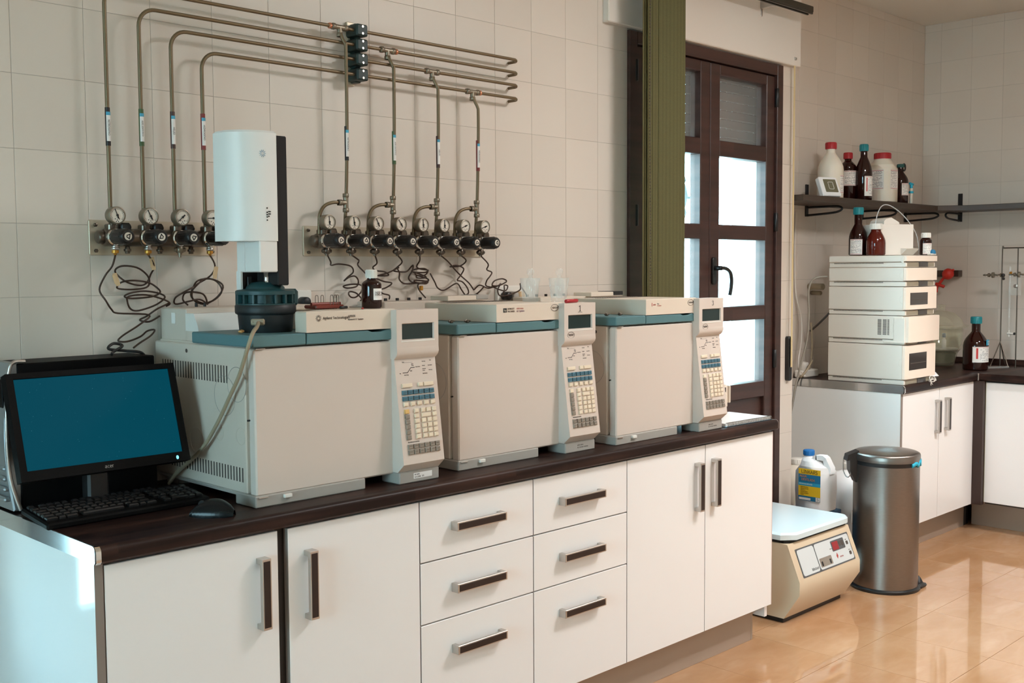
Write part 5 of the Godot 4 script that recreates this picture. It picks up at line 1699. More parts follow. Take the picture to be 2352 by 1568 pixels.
# ---------------------------------------------------------------- corner bench
func corner_bench():
	var zf := 0.415
	var t := thing("corner_worktop", "dark brown L-shaped worktop in the far corner under the module stack", "worktop", Vector3(5.0, 0.86, 0.1))
	var b := MB.new()
	prism(b, worktop_profile(-0.2135, 0.435), Vector3(4.222, 0, 0), Vector3.BACK, Vector3.UP, Vector3.RIGHT, 1.569)
	var w := part("board", b, M.worktop_wood, t)
	b = MB.new()
	var pr := worktop_profile(0.001, 0.662)
	prism(b, pr, Vector3(5.7911, 0, 0.4352), Vector3.LEFT, Vector3.UP, Vector3.BACK, 1.6)
	part("board", b, M.worktop_wood, t)
	b = MB.new()
	prism(b, worktop_profile(-0.2135, 0.431), Vector3(4.218, 0, 0), Vector3.BACK, Vector3.UP, Vector3.RIGHT, 0.0042)
	part("end_strip", b, M.edge_strip, t)
	b = MB.new()
	prism(b, worktop_profile(0.430, 0.4365), Vector3(4.2172, 0, 0), Vector3.BACK, Vector3.UP, Vector3.RIGHT, 0.012)
	part("strip_cap", b, M.chrome, t)
	boxpart("corner_cap", Vector3(5.1235, 0.860, 0.4335), Vector3(5.135, 0.901, 0.4395), M.satin_metal, t, 0.002)
	boxpart("upstand", Vector3(5.765, 0.9, -0.2135), Vector3(5.791, 0.935, 2.0), M.worktop_wood, t, 0.002)
	var y0 := 0.156
	var y1 := 0.855
	var c := thing("corner_cabinet", "white cabinet with a pair of upright handles under the module stack", "cabinet", Vector3(4.7, y0, 0.1), "white cabinets in the corner")
	boxpart("carcass", Vector3(4.245, y0 + 0.002, -0.21), Vector3(5.12, 0.859, 0.392), M.carcass, c, 0.0)
	boxpart("end_panel", Vector3(4.221, 0.0, -0.2135), Vector3(4.243, 0.859, 0.4145), M.end_laminate, c, 0.001)
	boxpart("edge_band", Vector3(4.2206, 0.0, 0.4145), Vector3(4.2434, 0.859, 0.4155), M.edge_grey, c, 0.0)
	var d := front_leaf("door", 4.246, 4.672, y0, y1, zf, c)
	handle(d, Vector3(4.632, 0.705, zf), 0.178, true)
	d = front_leaf("door", 4.675, 5.118, y0, y1, zf, c)
	handle(d, Vector3(4.752, 0.708, zf), 0.178, true)
	c = thing("corner_cabinet", "white cabinet front along the back wall beside the dark corner post", "cabinet", Vector3(5.5, y0, 1.2), "white cabinets in the corner")
	boxpart("carcass", Vector3(5.175, y0 + 0.002, 0.47), Vector3(5.785, 0.859, 2.03), M.carcass, c, 0.0)
	for k in 3:
		var a := 0.472 + k * 0.52
		d = boxpart("door", Vector3(5.152, y0 + 0.014, a), Vector3(5.171, y1 - 0.004, a + 0.515), M.white_laminate, c, 0.0012)
		boxpart("edge_band", Vector3(5.1525, y0 + 0.014, a - 0.0015), Vector3(5.171, y1 - 0.004, a), mat("edge_gold", rgb(176, 166, 128), 0.5), d, 0.0)
	t = thing("corner_post", "dark brown filler post between the two white cabinets in the corner", "post", Vector3(5.14, y0, 0.44))
	boxpart("post", Vector3(5.119, y0, 0.398), Vector3(5.160, 0.859, 0.469), M.dark_board, t, 0.001)
	t = thing("corner_plinth", "brown-grey metallic plinth under the white cabinets in the corner", "plinth", Vector3(5.0, 0, 0.3))
	boxpart("board", Vector3(4.245, 0, 0.31), Vector3(5.222, 0.153, 0.331), M.plinth, t, 0.001)
	boxpart("board", Vector3(5.298, 0, 0.345), Vector3(5.318, 0.165, 2.03), M.plinth, t, 0.001)
	b = MB.new()
	bz(b, Vector3(5.222, 0, 0.300), Vector3(5.30, 0.153, 0.325), 0.001)
	for q in [5.226, 5.238, 5.25]: bz(b, Vector3(q, 0, 0.325), Vector3(q + 0.006, 0.153, 0.331), 0.001)
	part("corner_joint", b, M.black_plastic, t)

# ---------------------------------------------------------------- shelf and what stands on it
func shelf_bracket(t: Node3D, at: Vector3, along: Vector3, outw: Vector3):
	var b := MB.new()
	var top := 1.955
	b.xf = Transform3D(Basis(along, Vector3.UP, outw), at)
	bz(b, Vector3(-0.013, 1.780, 0.0), Vector3(0.013, top, 0.008), 0.001)
	tube(b, spline([Vector3(0, 1.829, 0.006), Vector3(0, 1.829, 0.15), Vector3(0, 1.826, 0.20), Vector3(0, 1.812, 0.215), Vector3(0, 1.797, 0.18), Vector3(0, 1.790, 0.09), Vector3(0, 1.786, 0.006)], 5), 0.0062, 8)
	part("bracket", b, M.black_plastic, t)

func wall_shelf():
	var t := thing("wall_shelf", "dark brown L-shaped wall shelf on black brackets carrying the reagent bottles", "shelf", Vector3(4.9, 1.84, -0.1))
	var b := MB.new()
	prism(b, [Vector2(3.885, -0.2138), Vector2(5.7911, -0.2138), Vector2(5.7911, 1.6), Vector2(5.535, 1.6), Vector2(5.535, 0.17), Vector2(5.44, 0.045), Vector2(3.885, 0.045)], Vector3(0, 1.838, 0), Vector3.RIGHT, Vector3.BACK, Vector3.UP, 0.030, 0.003)
	part("board", b, M.shelf_board, t)
	for x in [4.36, 4.99, 5.55]: shelf_bracket(t, Vector3(x, 0, -0.2138), Vector3.RIGHT, Vector3.BACK)
	shelf_bracket(t, Vector3(5.7911, 0, 0.035), Vector3.BACK, Vector3.LEFT)
	shelf_bracket(t, Vector3(5.7911, 0, 0.95), Vector3.BACK, Vector3.LEFT)
	var y := 1.8682
	var g := "bottles on the wall shelf"
	lab_bottle("reagent_bottle", "tall milky plastic bottle with a red cap, leftmost on the wall shelf", "bottle", Vector3(4.372, y, -0.075), 0.068, 0.288, 0.023, 0.155, 0.25, M.hdpe, M.cap_red, 0.036, [0.03, 0.125, 1.05, 1.85, 0], g)
	lab_bottle("reagent_bottle", "dark amber bottle with a red cap and white label on the wall shelf", "bottle", Vector3(4.63, y, -0.112), 0.047, 0.255, 0.019, 0.185, 0.225, M.amber, M.cap_red, 0.035, [0.085, 0.168, 1.4, 3.1, 0], g)
	lab_bottle("reagent_bottle", "tall dark amber bottle with a teal cap left of the big white jar", "bottle", Vector3(4.665, y, -0.035), 0.046, 0.296, 0.0185, 0.150, 0.245, M.amber, M.cap_teal, 0.038, [0.026, 0.135, 1.2, 2.55, 1], g)
	# big square white jar with a wide red lid
	var at := Vector3(4.925, y, -0.055)
	t = thing("reagent_jar", "big white plastic jar with a wide red lid on the wall shelf", "jar", at, g)
	b = MB.new()
	var lay := [[0.0, 0.066], [0.006, 0.071], [0.19, 0.071], [0.215, 0.066], [0.235, 0.052], [0.245, 0.044], [0.26, 0.042]]
	for k in lay.size() - 1:
		var a0: Array = rrect(-lay[k][1], -lay[k][1], lay[k][1], lay[k][1], lay[k][1] * (0.42 if k < 3 else 0.9), 6)
		var a1: Array = rrect(-lay[k + 1][1], -lay[k + 1][1], lay[k + 1][1], lay[k + 1][1], lay[k + 1][1] * (0.42 if k + 1 < 3 else 0.9), 6)
		for j in a0.size():
			var jj := (j + 1) % a0.size()
			var A := at + Vector3(a0[j].x, lay[k][0], a0[j].y); var B := at + Vector3(a0[jj].x, lay[k][0], a0[jj].y)
			var C := at + Vector3(a1[jj].x, lay[k + 1][0], a1[jj].y); var D := at + Vector3(a1[j].x, lay[k + 1][0], a1[j].y)
			var up: float = (lay[k][1] - lay[k + 1][1]) / maxf(lay[k + 1][0] - lay[k][0], 0.001)
			var na := Vector3(a0[j].x, 0, a0[j].y).normalized() + Vector3(0, up, 0)
			var nb := Vector3(a0[jj].x, 0, a0[jj].y).normalized() + Vector3(0, up, 0)
			b.tri(A, B, C, na, nb, nb); b.tri(A, C, D, na, nb, na)
	part("body", b, M.hdpe, t)
	b = MB.new()
	cap_mesh(b, at + Vector3(0, 0.25, 0), 0.047, 0.034, 30)
	part("lid", b, M.cap_red, t)
	b = MB.new()
	b.quad(at + Vector3(-0.0716, 0.075, -0.045), at + Vector3(-0.0716, 0.075, 0.045), at + Vector3(-0.0716, 0.185, 0.045), at + Vector3(-0.0716, 0.185, -0.045), Vector3.LEFT)
	part("paper_label", b, M.printed_paper_0, t)
	b = MB.new()
	b.quad(at + Vector3(-0.045, 0.075, 0.0716), at + Vector3(0.045, 0.075, 0.0716), at + Vector3(0.045, 0.185, 0.0716), at + Vector3(-0.045, 0.185, 0.0716), Vector3.BACK)
	part("paper_label", b, M.printed_paper_2, t)
	lab_bottle("reagent_bottle", "dark bottle with a green cap behind the big white jar on the wall shelf", "bottle", Vector3(5.11, y, -0.13), 0.046, 0.275, 0.019, 0.16, 0.235, M.amber, M.cap_green, 0.034, [], g)
	t = lab_bottle("reagent_bottle", "dark bottle with a ring handle on its neck at the right of the shelf's bottles", "bottle", Vector3(5.132, y, -0.045), 0.045, 0.225, 0.016, 0.13, 0.19, M.amber, M.cap_green, 0.02, [0.05, 0.12, 1.0, 2.5, 2], g)
	b = MB.new()
	var ring := []
	for k in 17: ring.append(Vector3(5.132 + 0.012 + cos(TAU * k / 16.0) * 0.017, y + 0.215 + sin(TAU * k / 16.0) * 0.02, -0.03))
	tube(b, ring, 0.005, 7)
	part("ring_handle", b, M.black_plastic, t)
	t = thing("valve_cap", "small bright blue plastic valve at the right of the shelf's bottles", "valve", Vector3(5.20, y, -0.01))
	b = MB.new()
	cyl(b, Vector3(5.20, y, -0.01), Vector3(5.20, y + 0.095, -0.01), 0.010, 12, 0.002)
	part("vial", b, M.hdpe, t)
	b = MB.new()
	cyl(b, Vector3(5.20, y + 0.065, -0.01), Vector3(5.20, y + 0.078, -0.01), 0.014, 12, 0.002)
	cyl(b, Vector3(5.20, y + 0.095, -0.01), Vector3(5.20, y + 0.115, -0.01), 0.009, 12, 0.002)
	cyl(b, Vector3(5.18, y + 0.122, -0.01), Vector3(5.222, y + 0.118, -0.01), 0.0075, 10, 0.002)
	part("blue_valve", b, M.bag_cyan, t)
	# leaning thermostat
	t = thing("thermostat", "white thermostat with a grey display leaning against the milky bottle on the shelf", "thermostat", Vector3(4.26, y, -0.01))
	b = MB.new()
	var lean := Transform3D(Basis(Vector3.UP, -0.35) * Basis(Vector3.RIGHT, -0.42), Vector3(4.262, y + 0.0105, 0.0))
	b.xf = lean
	prism(b, rrect(-0.062, 0.0, 0.062, 0.112, 0.008), Vector3(0, 0, -0.026), Vector3.RIGHT, Vector3.UP, Vector3.BACK, 0.026, 0.003)
	part("case", b, M.jug_white, t)
	b = MB.new()
	b.xf = lean
	prism(b, rrect(-0.036, 0.022, 0.048, 0.098, 0.004), Vector3(0, 0, -0.001), Vector3.RIGHT, Vector3.UP, Vector3.BACK, 0.0015)
	var dp := part("display", b, mat("grey_display", rgb(112, 108, 86), 0.3), t)
	b = MB.new()
	b.xf = lean
	var o := []
	for q in rrect(-0.008, 0.040, 0.024, 0.082, 0.006): o.append(Vector3(q.x, q.y, 0.001))
	o.append(o[0])
	tube(b, o, 0.0012, 5)
	part("icon", b, M.paper, dp)

# ---------------------------------------------------------------- stack of instrument modules
func lc_module(y: float, h: float, kind: int, label: String):
	var x0 := 4.250; var x1 := 4.597; var z0 := -0.010; var z1 := 0.425
	var t := thing("chromatography_module", label, "instrument module", Vector3((x0 + x1) / 2, y, (z0 + z1) / 2), "stacked instrument modules")
	var b := MB.new()
	var fz := z1 + (0.018 if kind == 3 else 0.0)
	# lower flange and upper shell
	bz(b, Vector3(x0 + 0.006, y, z0), Vector3(x1 - 0.006, y + 0.024, z1 - 0.012), 0.002)
	bz(b, Vector3(x0, y + 0.026, z0), Vector3(x1, y + h - 0.003, z1 - 0.02), 0.003)
	part("shell", b, M.lc_side, t)
	b = MB.new()
	prism(b, [Vector2(x0, z1 - 0.0195), Vector2(x1 + (0.006 if kind == 3 else 0.0), z1 - 0.0195), Vector2(x1 + (0.006 if kind == 3 else 0.0), fz - 0.006), Vector2(x1 - 0.006, fz), Vector2(x0 + 0.012, fz), Vector2(x0 + 0.002, fz - 0.008)], Vector3(0, y + (0.03 if kind != 3 else 0.012), 0), Vector3.RIGHT, Vector3.BACK, Vector3.UP, h - (0.034 if kind != 3 else 0.018), 0.002)
	var f := part("front_cover", b, M.lc_front, t)
	b = MB.new()
	for k in 42: bx(b, Vector3(x0 + 0.0055, y + 0.0205, z0 + 0.03 + k * 0.0066), Vector3(0.0014, 0.0055, 0.0034))
	var vt := part("vent_row", b, M.slot, t)
	vt.set_meta("kind", "stuff")
	boxpart("foot_strip", Vector3(x0 + 0.02, y + 0.003, z1 - 0.0125), Vector3(x1 - 0.02, y + 0.021, z1 - 0.0105), M.lc_metal, t, 0.0)
	boxpart("status_window", Vector3(x0 + 0.15, y + 0.001, z1 - 0.011), Vector3(x0 + 0.25, y + 0.026, z1 - 0.008), M.lc_dark, t, 0.0)
	b = MB.new()
	var rr := minf(0.021, h * 0.25)
	var zc := z1 - 0.021 if kind != 3 else z1 - 0.07
	var half := [Vector2(zc, y + h * 0.55 - rr)]
	for k in 13:
		var a := -PI / 2 - PI * k / 12.0
		half.append(Vector2(zc + cos(a) * rr * 0.9, y + h * 0.55 + sin(a) * rr))
	prism(b, half, Vector3(x0 + 0.001, 0, 0), Vector3.BACK, Vector3.UP, Vector3.LEFT, 0.0022, 0.0008)
	part("thumb_recess", b, M.lc_recess, t)
	if kind == 2:
		boxpart("window", Vector3(x0 + 0.035, y + h * 0.36, fz - 0.002), Vector3(x0 + 0.235, y + h * 0.78, fz + 0.0012), M.lc_dark, f, 0.0005)
		b = MB.new()
		bz(b, Vector3(x0 + 0.05, y + h * 0.52, fz + 0.0012), Vector3(x0 + 0.225, y + h * 0.54, fz + 0.0018))
		part("window_bar", b, M.slot, f)
	if kind == 3:
		b = MB.new()
		for c in 2:
			for r in 14: bx(b, Vector3(x0 - 0.0002, y + 0.05 + r * 0.0058, z1 - 0.145 + c * 0.028 - (0.0 if c else 0.0)), Vector3(0.0016, 0.0032, 0.020))
		for r in 14: bx(b, Vector3(x0 - 0.0002, y + 0.05 + r * 0.0058, z1 - 0.097), Vector3(0.0016, 0.0032, 0.010))
		part("grille", b, M.slot, t).set_meta("kind", "stuff")
		b = MB.new()
		bz(b, Vector3(x0 - 0.004, y + 0.01, z1 - 0.068), Vector3(x0 + 0.002, y + h - 0.012, z1 - 0.008), 0.002)
		bz(b, Vector3(x0 - 0.008, y + 0.008, z1 - 0.12), Vector3(x0 + 0.002, y + 0.016, z1 - 0.005), 0.002)
		part("side_door", b, M.lc_side, t)

func module_stack():
	var L := ["bottom module of the stack, with a dark front window, on the corner worktop", "second module from the bottom, bulging front, with a slotted grille on its side", "middle module of the stack with a dark front window above the bulging one", "slim module second from the top of the stack", "topmost slim module of the stack, carrying amber bottles and a carton"]
	var H := [0.206, 0.148, 0.148, 0.098, 0.049]
	var y := 0.9
	for k in 5:
		lc_module(y, H[k] if k < 4 else 0.062, [2, 3, 2, 1, 1][k], L[k])
		y += H[k]
	y = 1.5624
	# tray edge and what stands on top
	var g := "bottles on the module stack"
	lab_bottle("solvent_bottle", "dark bottle with a bright teal cap at the left on the module stack", "bottle", Vector3(4.325, y, 0.115), 0.048, 0.235, 0.020, 0.085, 0.165, M.amber, M.cap_teal, 0.038, [0.004, 0.085, 2.2, 3.6, 0], g)
	lab_bottle("solvent_bottle", "short brown glass bottle with a white cap in front on the module stack", "bottle", Vector3(4.305, y, 0.225), 0.049, 0.150, 0.025, 0.062, 0.125, M.amber_red, M.cap_white, 0.030, [], g)
	var t := thing("carton", "white cardboard carton with a raised top flap on the module stack", "box", Vector3(4.45, y, 0.13))
	var b := MB.new()
	b.xf = Transform3D(Basis(Vector3.UP, -0.5), Vector3(4.44, y, 0.205))
	bz(b, Vector3(-0.105, 0, -0.10), Vector3(0.105, 0.160, 0.10), 0.001)
	part("box", b, M.carton, t)
	b = MB.new()
	b.xf = Transform3D(Basis(Vector3.UP, -0.5), Vector3(4.44, y, 0.205))
	prism(b, [Vector2(-0.074, 0.160), Vector2(0.02, 0.160), Vector2(0.018, 0.170), Vector2(-0.03, 0.195), Vector2(-0.06, 0.188), Vector2(-0.074, 0.175)], Vector3(0, 0, -0.02), Vector3.RIGHT, Vector3.UP, Vector3.BACK, 0.12, 0.001)
	part("flap", b, M.carton, t)
	b = MB.new()
	b.xf = Transform3D(Basis(Vector3.UP, -0.5), Vector3(4.44, y, 0.205))
	prism(b, [Vector2(0.10, 0.0), Vector2(0.150, 0.032), Vector2(0.10, 0.036)], Vector3(0.03, 0, 0), Vector3.BACK, Vector3.UP, Vector3.RIGHT, 0.075, 0.001)
	part("lower_flap", b, M.carton, t)
	tube_thing("clear_tubing", "thin clear tube arching from the brown bottle over the carton on the module stack", "tube", [Vector3(4.300, y + 0.155, 0.222), Vector3(4.315, y + 0.21, 0.226), Vector3(4.345, y + 0.252, 0.232), Vector3(4.39, y + 0.262, 0.245), Vector3(4.45, y + 0.235, 0.27), Vector3(4.50, y + 0.185, 0.30), Vector3(4.545, y + 0.12, 0.325), Vector3(4.56, y + 0.06, 0.335), Vector3(4.562, y + 0.002, 0.337)], 0.0025, M.clear_tube, "", 8, 8)
	lab_bottle("solvent_bottle", "small dark bottle with a white cap at the right on the module stack", "bottle", Vector3(4.562, y, 0.375), 0.030, 0.105, 0.019, 0.072, 0.09, M.amber, M.cap_white, 0.026, [0.004, 0.062, 1.5, 3.2, 0], g)
	t = thing("blue_stopper", "blue rubber stopper in a shallow white dish on the module stack's right end", "stopper", Vector3(4.575, y, 0.41))
	b = MB.new()
	bz(b, Vector3(4.535, y, 0.395), Vector3(4.592, y + 0.008, 0.42), 0.002)
	part("dish", b, M.cap_white, t)
	b = MB.new()
	lathe(b, Vector3(4.570, y + 0.006, 0.408), [Vector2(0, 0), Vector2(0.017, 0), Vector2(0.017, 0.012), Vector2(0.010, 0.022), Vector2(0, 0.022)], 16)
	part("stopper", b, M.label_blue, t)
	# loose leads, hose and power strip left of the stack
	tube_thing("power_lead", "beige mains lead hanging from the back of the module stack down past the worktop's end", "cable", [Vector3(4.27, 1.452, -0.03), Vector3(4.22, 1.44, -0.08), Vector3(4.20, 1.38, -0.10), Vector3(4.195, 1.25, -0.095), Vector3(4.19, 1.12, -0.10), Vector3(4.17, 1.0, -0.12), Vector3(4.16, 0.92, -0.135), Vector3(4.14, 0.85, -0.14), Vector3(4.12, 0.68, -0.16), Vector3(4.06, 0.50, -0.165), Vector3(4.02, 0.33, -0.17), Vector3(4.0, 0.15, -0.175)], 0.0055, M.cable_grey, "leads left of the module stack")
	tube_thing("power_lead", "dark lead slanting down from the worktop's end to the floor jugs", "cable", [Vector3(4.205, 0.905, -0.15), Vector3(4.195, 0.86, -0.165), Vector3(4.17, 0.76, -0.17), Vector3(4.13, 0.62, -0.175), Vector3(4.09, 0.50, -0.18), Vector3(4.04, 0.36, -0.185), Vector3(4.01, 0.2, -0.19)], 0.004, M.cable_dark, "leads left of the module stack")
	tube_thing("power_lead", "thin white lead running down the alcove wall to the worktop's end", "cable", [Vector3(4.24, 1.80, -0.207), Vector3(4.235, 1.55, -0.207), Vector3(4.24, 1.36, -0.20), Vector3(4.275, 1.22, -0.185), Vector3(4.25, 1.10, -0.17), Vector3(4.19, 1.0, -0.15), Vector3(4.19, 0.93, -0.14), Vector3(4.23, 0.915, -0.13)], 0.003, M.cap_white, "leads left of the module stack")
	tube_thing("power_lead", "coiled beige lead lying in loops on the white power strip", "cable", [Vector3(4.29, 0.965, -0.15), Vector3(4.25, 0.955, -0.13), Vector3(4.20, 0.93, -0.125), Vector3(4.195, 0.91, -0.14), Vector3(4.25, 0.92, -0.165), Vector3(4.31, 0.97, -0.15), Vector3(4.28, 0.995, -0.12), Vector3(4.22, 0.95, -0.115), Vector3(4.20, 0.92, -0.13), Vector3(4.26, 0.91, -0.155), Vector3(4.33, 0.96, -0.16), Vector3(4.33, 1.08, -0.15), Vector3(4.30, 1.2, -0.14)], 0.005, M.cable_beige, "leads left of the module stack")
	tube_thing("power_lead", "dark curved lead reaching from the wall into the module stack's back", "cable", [Vector3(4.40, 1.15, -0.20), Vector3(4.33, 1.17, -0.14), Vector3(4.28, 1.20, -0.08), Vector3(4.265, 1.25, -0.02), Vector3(4.275, 1.28, 0.0)], 0.006, M.cable_dark, "leads left of the module stack")
	t = thing("power_strip", "white power strip with a plugged lead at the worktop's left end beside the module stack", "power strip", Vector3(4.30, 0.9, -0.15))
	b = MB.new()
	bz(b, Vector3(4.232, 0.9, -0.20), Vector3(4.40, 0.942, -0.145), 0.006)
	part("body", b, M.cap_white, t)
	b = MB.new()
	cyl(b, Vector3(4.285, 0.94, -0.172), Vector3(4.285, 0.985, -0.165), 0.020, 16, 0.004)
	part("plug", b, M.cap_white, t)
	t = thing("pipe_stub", "dirty beige pipe stub sticking out of the alcove wall behind the module stack", "pipe", Vector3(4.44, 1.38, -0.19))
	b = MB.new()
	cyl(b, Vector3(4.40, 1.395, -0.213), Vector3(4.37, 1.395, -0.11), 0.018, 14, 0.003)
	cyl(b, Vector3(4.43, 1.36, -0.213), Vector3(4.40, 1.36, -0.14), 0.012, 12, 0.003)
	part("stub", b, M.cable_beige, t)
	b = MB.new()
	var pts := []
	for k in 40:
		var a := TAU * k / 13.0
		pts.append(Vector3(4.545 + cos(a) * (0.034 - 0.0002 * k), 0.888 + 0.012 * sin(a * 0.7) + sin(a) * 0.016 + 0.014, 0.432 + 0.005 * cos(a * 1.6)))
	tube_thing("cord_bundle", "small bundle of white cord hanging over the worktop's edge below the module stack", "cord", pts, 0.0022, M.cap_white, "", 3, 6)

# ---------------------------------------------------------------- things on the corner worktop and the back wall
func corner_things():
	var at := Vector3(5.345, 0.9, 0.33)
	var t := lab_bottle("solvent_bottle", "tall dark amber bottle with teal cap and white label alone on the corner worktop", "bottle", at, 0.070, 0.292, 0.024, 0.140, 0.225, M.amber, M.cap_teal, 0.040, [0.048, 0.138, 1.30, 3.0, 1])
	var b := MB.new()
	lathe(b, at, [Vector2(0.0712, 0.178), Vector2(0.0712, 0.146)], 6, Vector3.UP, 1.20, 1.85)
	part("code_sticker", b, M.label_cyan, t)
	print_text("DCM", 0.010, M.paper, t, at + Vector3(0.003, 0.166, 0.0716), Basis(Vector3.UP, 0.05), HORIZONTAL_ALIGNMENT_CENTER)
	print_text("2021", 0.008, M.paper, t, at + Vector3(0.003, 0.153, 0.0716), Basis(Vector3.UP, 0.05), HORIZONTAL_ALIGNMENT_CENTER)
	# desiccator
	var c := Vector3(5.50, 0.9, 0.055)
	t = thing("desiccator", "large round glass desiccator with domed lid and dark granules on the corner worktop", "desiccator", c)
	b = MB.new()
	lathe(b, c, [Vector2(0, 0), Vector2(0.07, 0), Vector2(0.078, 0.01), Vector2(0.095, 0.075), Vector2(0.108, 0.095), Vector2(0.118, 0.10), Vector2(0.124, 0.13), Vector2(0.126, 0.20), Vector2(0.128, 0.224), Vector2(0.152, 0.230), Vector2(0.152, 0.238), Vector2(0.122, 0.238), Vector2(0.118, 0.13), Vector2(0.102, 0.105), Vector2(0.088, 0.075), Vector2(0.072, 0.02), Vector2(0, 0.015)], 36)
	part("bowl", b, M.old_glass, t)
	b = MB.new()
	lathe(b, c + Vector3(0, 0.2385, 0), [Vector2(0.120, 0), Vector2(0.158, 0.0), Vector2(0.158, 0.009), Vector2(0.130, 0.016), Vector2(0.115, 0.045), Vector2(0.075, 0.082), Vector2(0.022, 0.098), Vector2(0.018, 0.115), Vector2(0.028, 0.13), Vector2(0, 0.135)], 36)
	part("lid", b, M.old_glass, t)
	b = MB.new()
	lathe(b, c, [Vector2(0, 0.016), Vector2(0.070, 0.022), Vector2(0.0865, 0.074), Vector2(0.082, 0.082), Vector2(0, 0.086)], 30)
	part("granules", b, mat("granules", rgb(52, 36, 30), 0.9), t)
	b = MB.new()
	lathe(b, c, [Vector2(0, 0.104), Vector2(0.098, 0.104), Vector2(0.098, 0.108), Vector2(0, 0.108)], 30)
	part("plate", b, M.cap_white, t)
	b = MB.new()
	lathe(b, c + Vector3(-0.05, 0.108, 0.04), [Vector2(0, 0), Vector2(0.014, 0), Vector2(0.014, 0.05), Vector2(0.008, 0.06), Vector2(0.008, 0.075), Vector2(0, 0.075)], 14)
	var o := part("vial", b, M.jug_white, t)
	b = MB.new()
	cyl(b, c + Vector3(-0.05, 0.175, 0.04), c + Vector3(-0.05, 0.20, 0.04), 0.011, 12, 0.002)
	part("vial_cap", b, M.cap_blue, o)
	# white pouch
	t = thing("plastic_pouch", "white crumpled plastic pouch on the worktop at the module stack's right side", "pouch", Vector3(4.68, 0.9, 0.33))
	b = MB.new()
	lathe(b, Vector3(4.685, 0.9, 0.34), [Vector2(0, 0), Vector2(0.05, 0.004), Vector2(0.062, 0.016), Vector2(0.045, 0.034), Vector2(0.02, 0.046), Vector2(0, 0.05)], 9)
	part("pouch", b, M.jug_white, t)
	b = MB.new()
	bz(b, Vector3(4.66, 0.935, 0.33), Vector3(4.70, 0.952, 0.36), 0.003)
	part("blue_edge", b, M.label_blue, t)
	# dark board on the back wall with the red pipette bulb
	t = thing("wall_bracket_board", "small dark wooden board fixed to the back wall right of the module stack", "board", Vector3(5.75, 1.44, -0.04))
	boxpart("board", Vector3(5.735, 1.438, -0.16), Vector3(5.7911, 1.478, 0.055), M.shelf_board, t, 0.002)
	t = thing("pipette_bulb", "red rubber pipette bulb hanging on the small dark board", "pipette bulb", Vector3(5.70, 1.36, -0.02))
	b = MB.new()
	lathe(b, Vector3(5.705, 1.455, 0.002), [Vector2(0, -0.037), Vector2(0.018, -0.032), Vector2(0.031, -0.018), Vector2(0.035, 0.0), Vector2(0.031, 0.018), Vector2(0.018, 0.031), Vector2(0.008, 0.036), Vector2(0.007, 0.046), Vector2(0, 0.046)], 22, Vector3(-0.1, 0.55, 0.75).normalized())
	tube(b, spline([Vector3(5.706, 1.435, -0.022), Vector3(5.706, 1.405, -0.045), Vector3(5.705, 1.375, -0.066), Vector3(5.704, 1.34, -0.07)], 6), 0.0085, 10)
	cyl(b, Vector3(5.704, 1.395, -0.075), Vector3(5.704, 1.375, -0.02), 0.010, 10, 0.002)
	part("bulb", b, M.rubber_red, t)
	# retort stand with clamps and glassware
	t = thing("retort_stand", "thin metal tripod stand with a rod frame on the corner worktop at the right edge", "lab stand", Vector3(5.60, 0.9, 0.40))
	b = MB.new()
	var sx := 5.60
	tube(b, spline([Vector3(sx, 0.90, 0.372), Vector3(sx, 1.30, 0.372), Vector3(sx, 1.595, 0.372), Vector3(sx, 1.608, 0.380), Vector3(sx, 1.609, 0.40), Vector3(sx, 1.609, 0.60)], 6), 0.0038, 8)
	tube(b, [Vector3(sx, 0.90, 0.462), Vector3(sx, 1.609, 0.462)], 0.0038, 8)
	tube(b, [Vector3(sx, 0.90, 0.60), Vector3(sx, 1.609, 0.60)], 0.0038, 8)
	for q in [[5.545, 0.335], [5.575, 0.43], [5.66, 0.38]]: tube(b, [Vector3(sx, 1.055, 0.372), Vector3(q[0], 0.9035, q[1])], 0.0034, 8)
	var fr := part("rods", b, M.header_steel, t)
	for q in [[1.449, 0.30], [1.452, 0.45]]:
		b = MB.new()
		cyl(b, Vector3(sx - 0.008, q[0], q[1] - 0.035), Vector3(sx - 0.008, q[0] + 0.002, q[1] + 0.09), 0.0045, 8)
		for k in 5:
			var s := 0.006 + 0.006 * float((k * 7) % 3)
			cyl(b, Vector3(sx - 0.010, q[0], q[1] - 0.03 + k * 0.024), Vector3(sx - 0.010, q[0], q[1] - 0.018 + k * 0.024), s, 10, 0.001)
		part("clamp", b, M.fitting_metal, t)
	for q in [[1.448, 0.385, 0.012], [1.428, 0.388, 0.009], [1.447, 0.47, 0.008]]:
		b = MB.new()
		lathe(b, Vector3(sx - 0.018, q[0] - q[2], q[1]), [Vector2(0, 0), Vector2(q[2] * 0.8, q[2] * 0.3), Vector2(q[2], q[2]), Vector2(q[2] * 0.8, q[2] * 1.7), Vector2(0, q[2] * 2)], 14)
		part("clamp_knob", b, M.black_plastic, t)
	b = MB.new()
	bz(b, Vector3(sx - 0.03, 1.455, 0.425), Vector3(sx - 0.015, 1.47, 0.438), 0.003)
	part("brass_screw", b, M.brass, t)
	t = thing("burette", "white burette tap assembly with a black knob held in the thin metal stand", "burette", Vector3(5.60, 1.02, 0.44))
	b = MB.new()
	cyl(b, Vector3(5.585, 1.104, 0.415), Vector3(5.585, 1.104, 0.452), 0.006, 10, 0.001)
	cyl(b, Vector3(5.585, 1.085, 0.425), Vector3(5.585, 1.125, 0.425), 0.0035, 8)
	part("tap", b, M.cap_white, t)
	b = MB.new()
	cyl(b, Vector3(5.585, 1.104, 0.452), Vector3(5.585, 1.104, 0.462), 0.008, 10, 0.002)
	part("tap_knob", b, M.black_plastic, t)
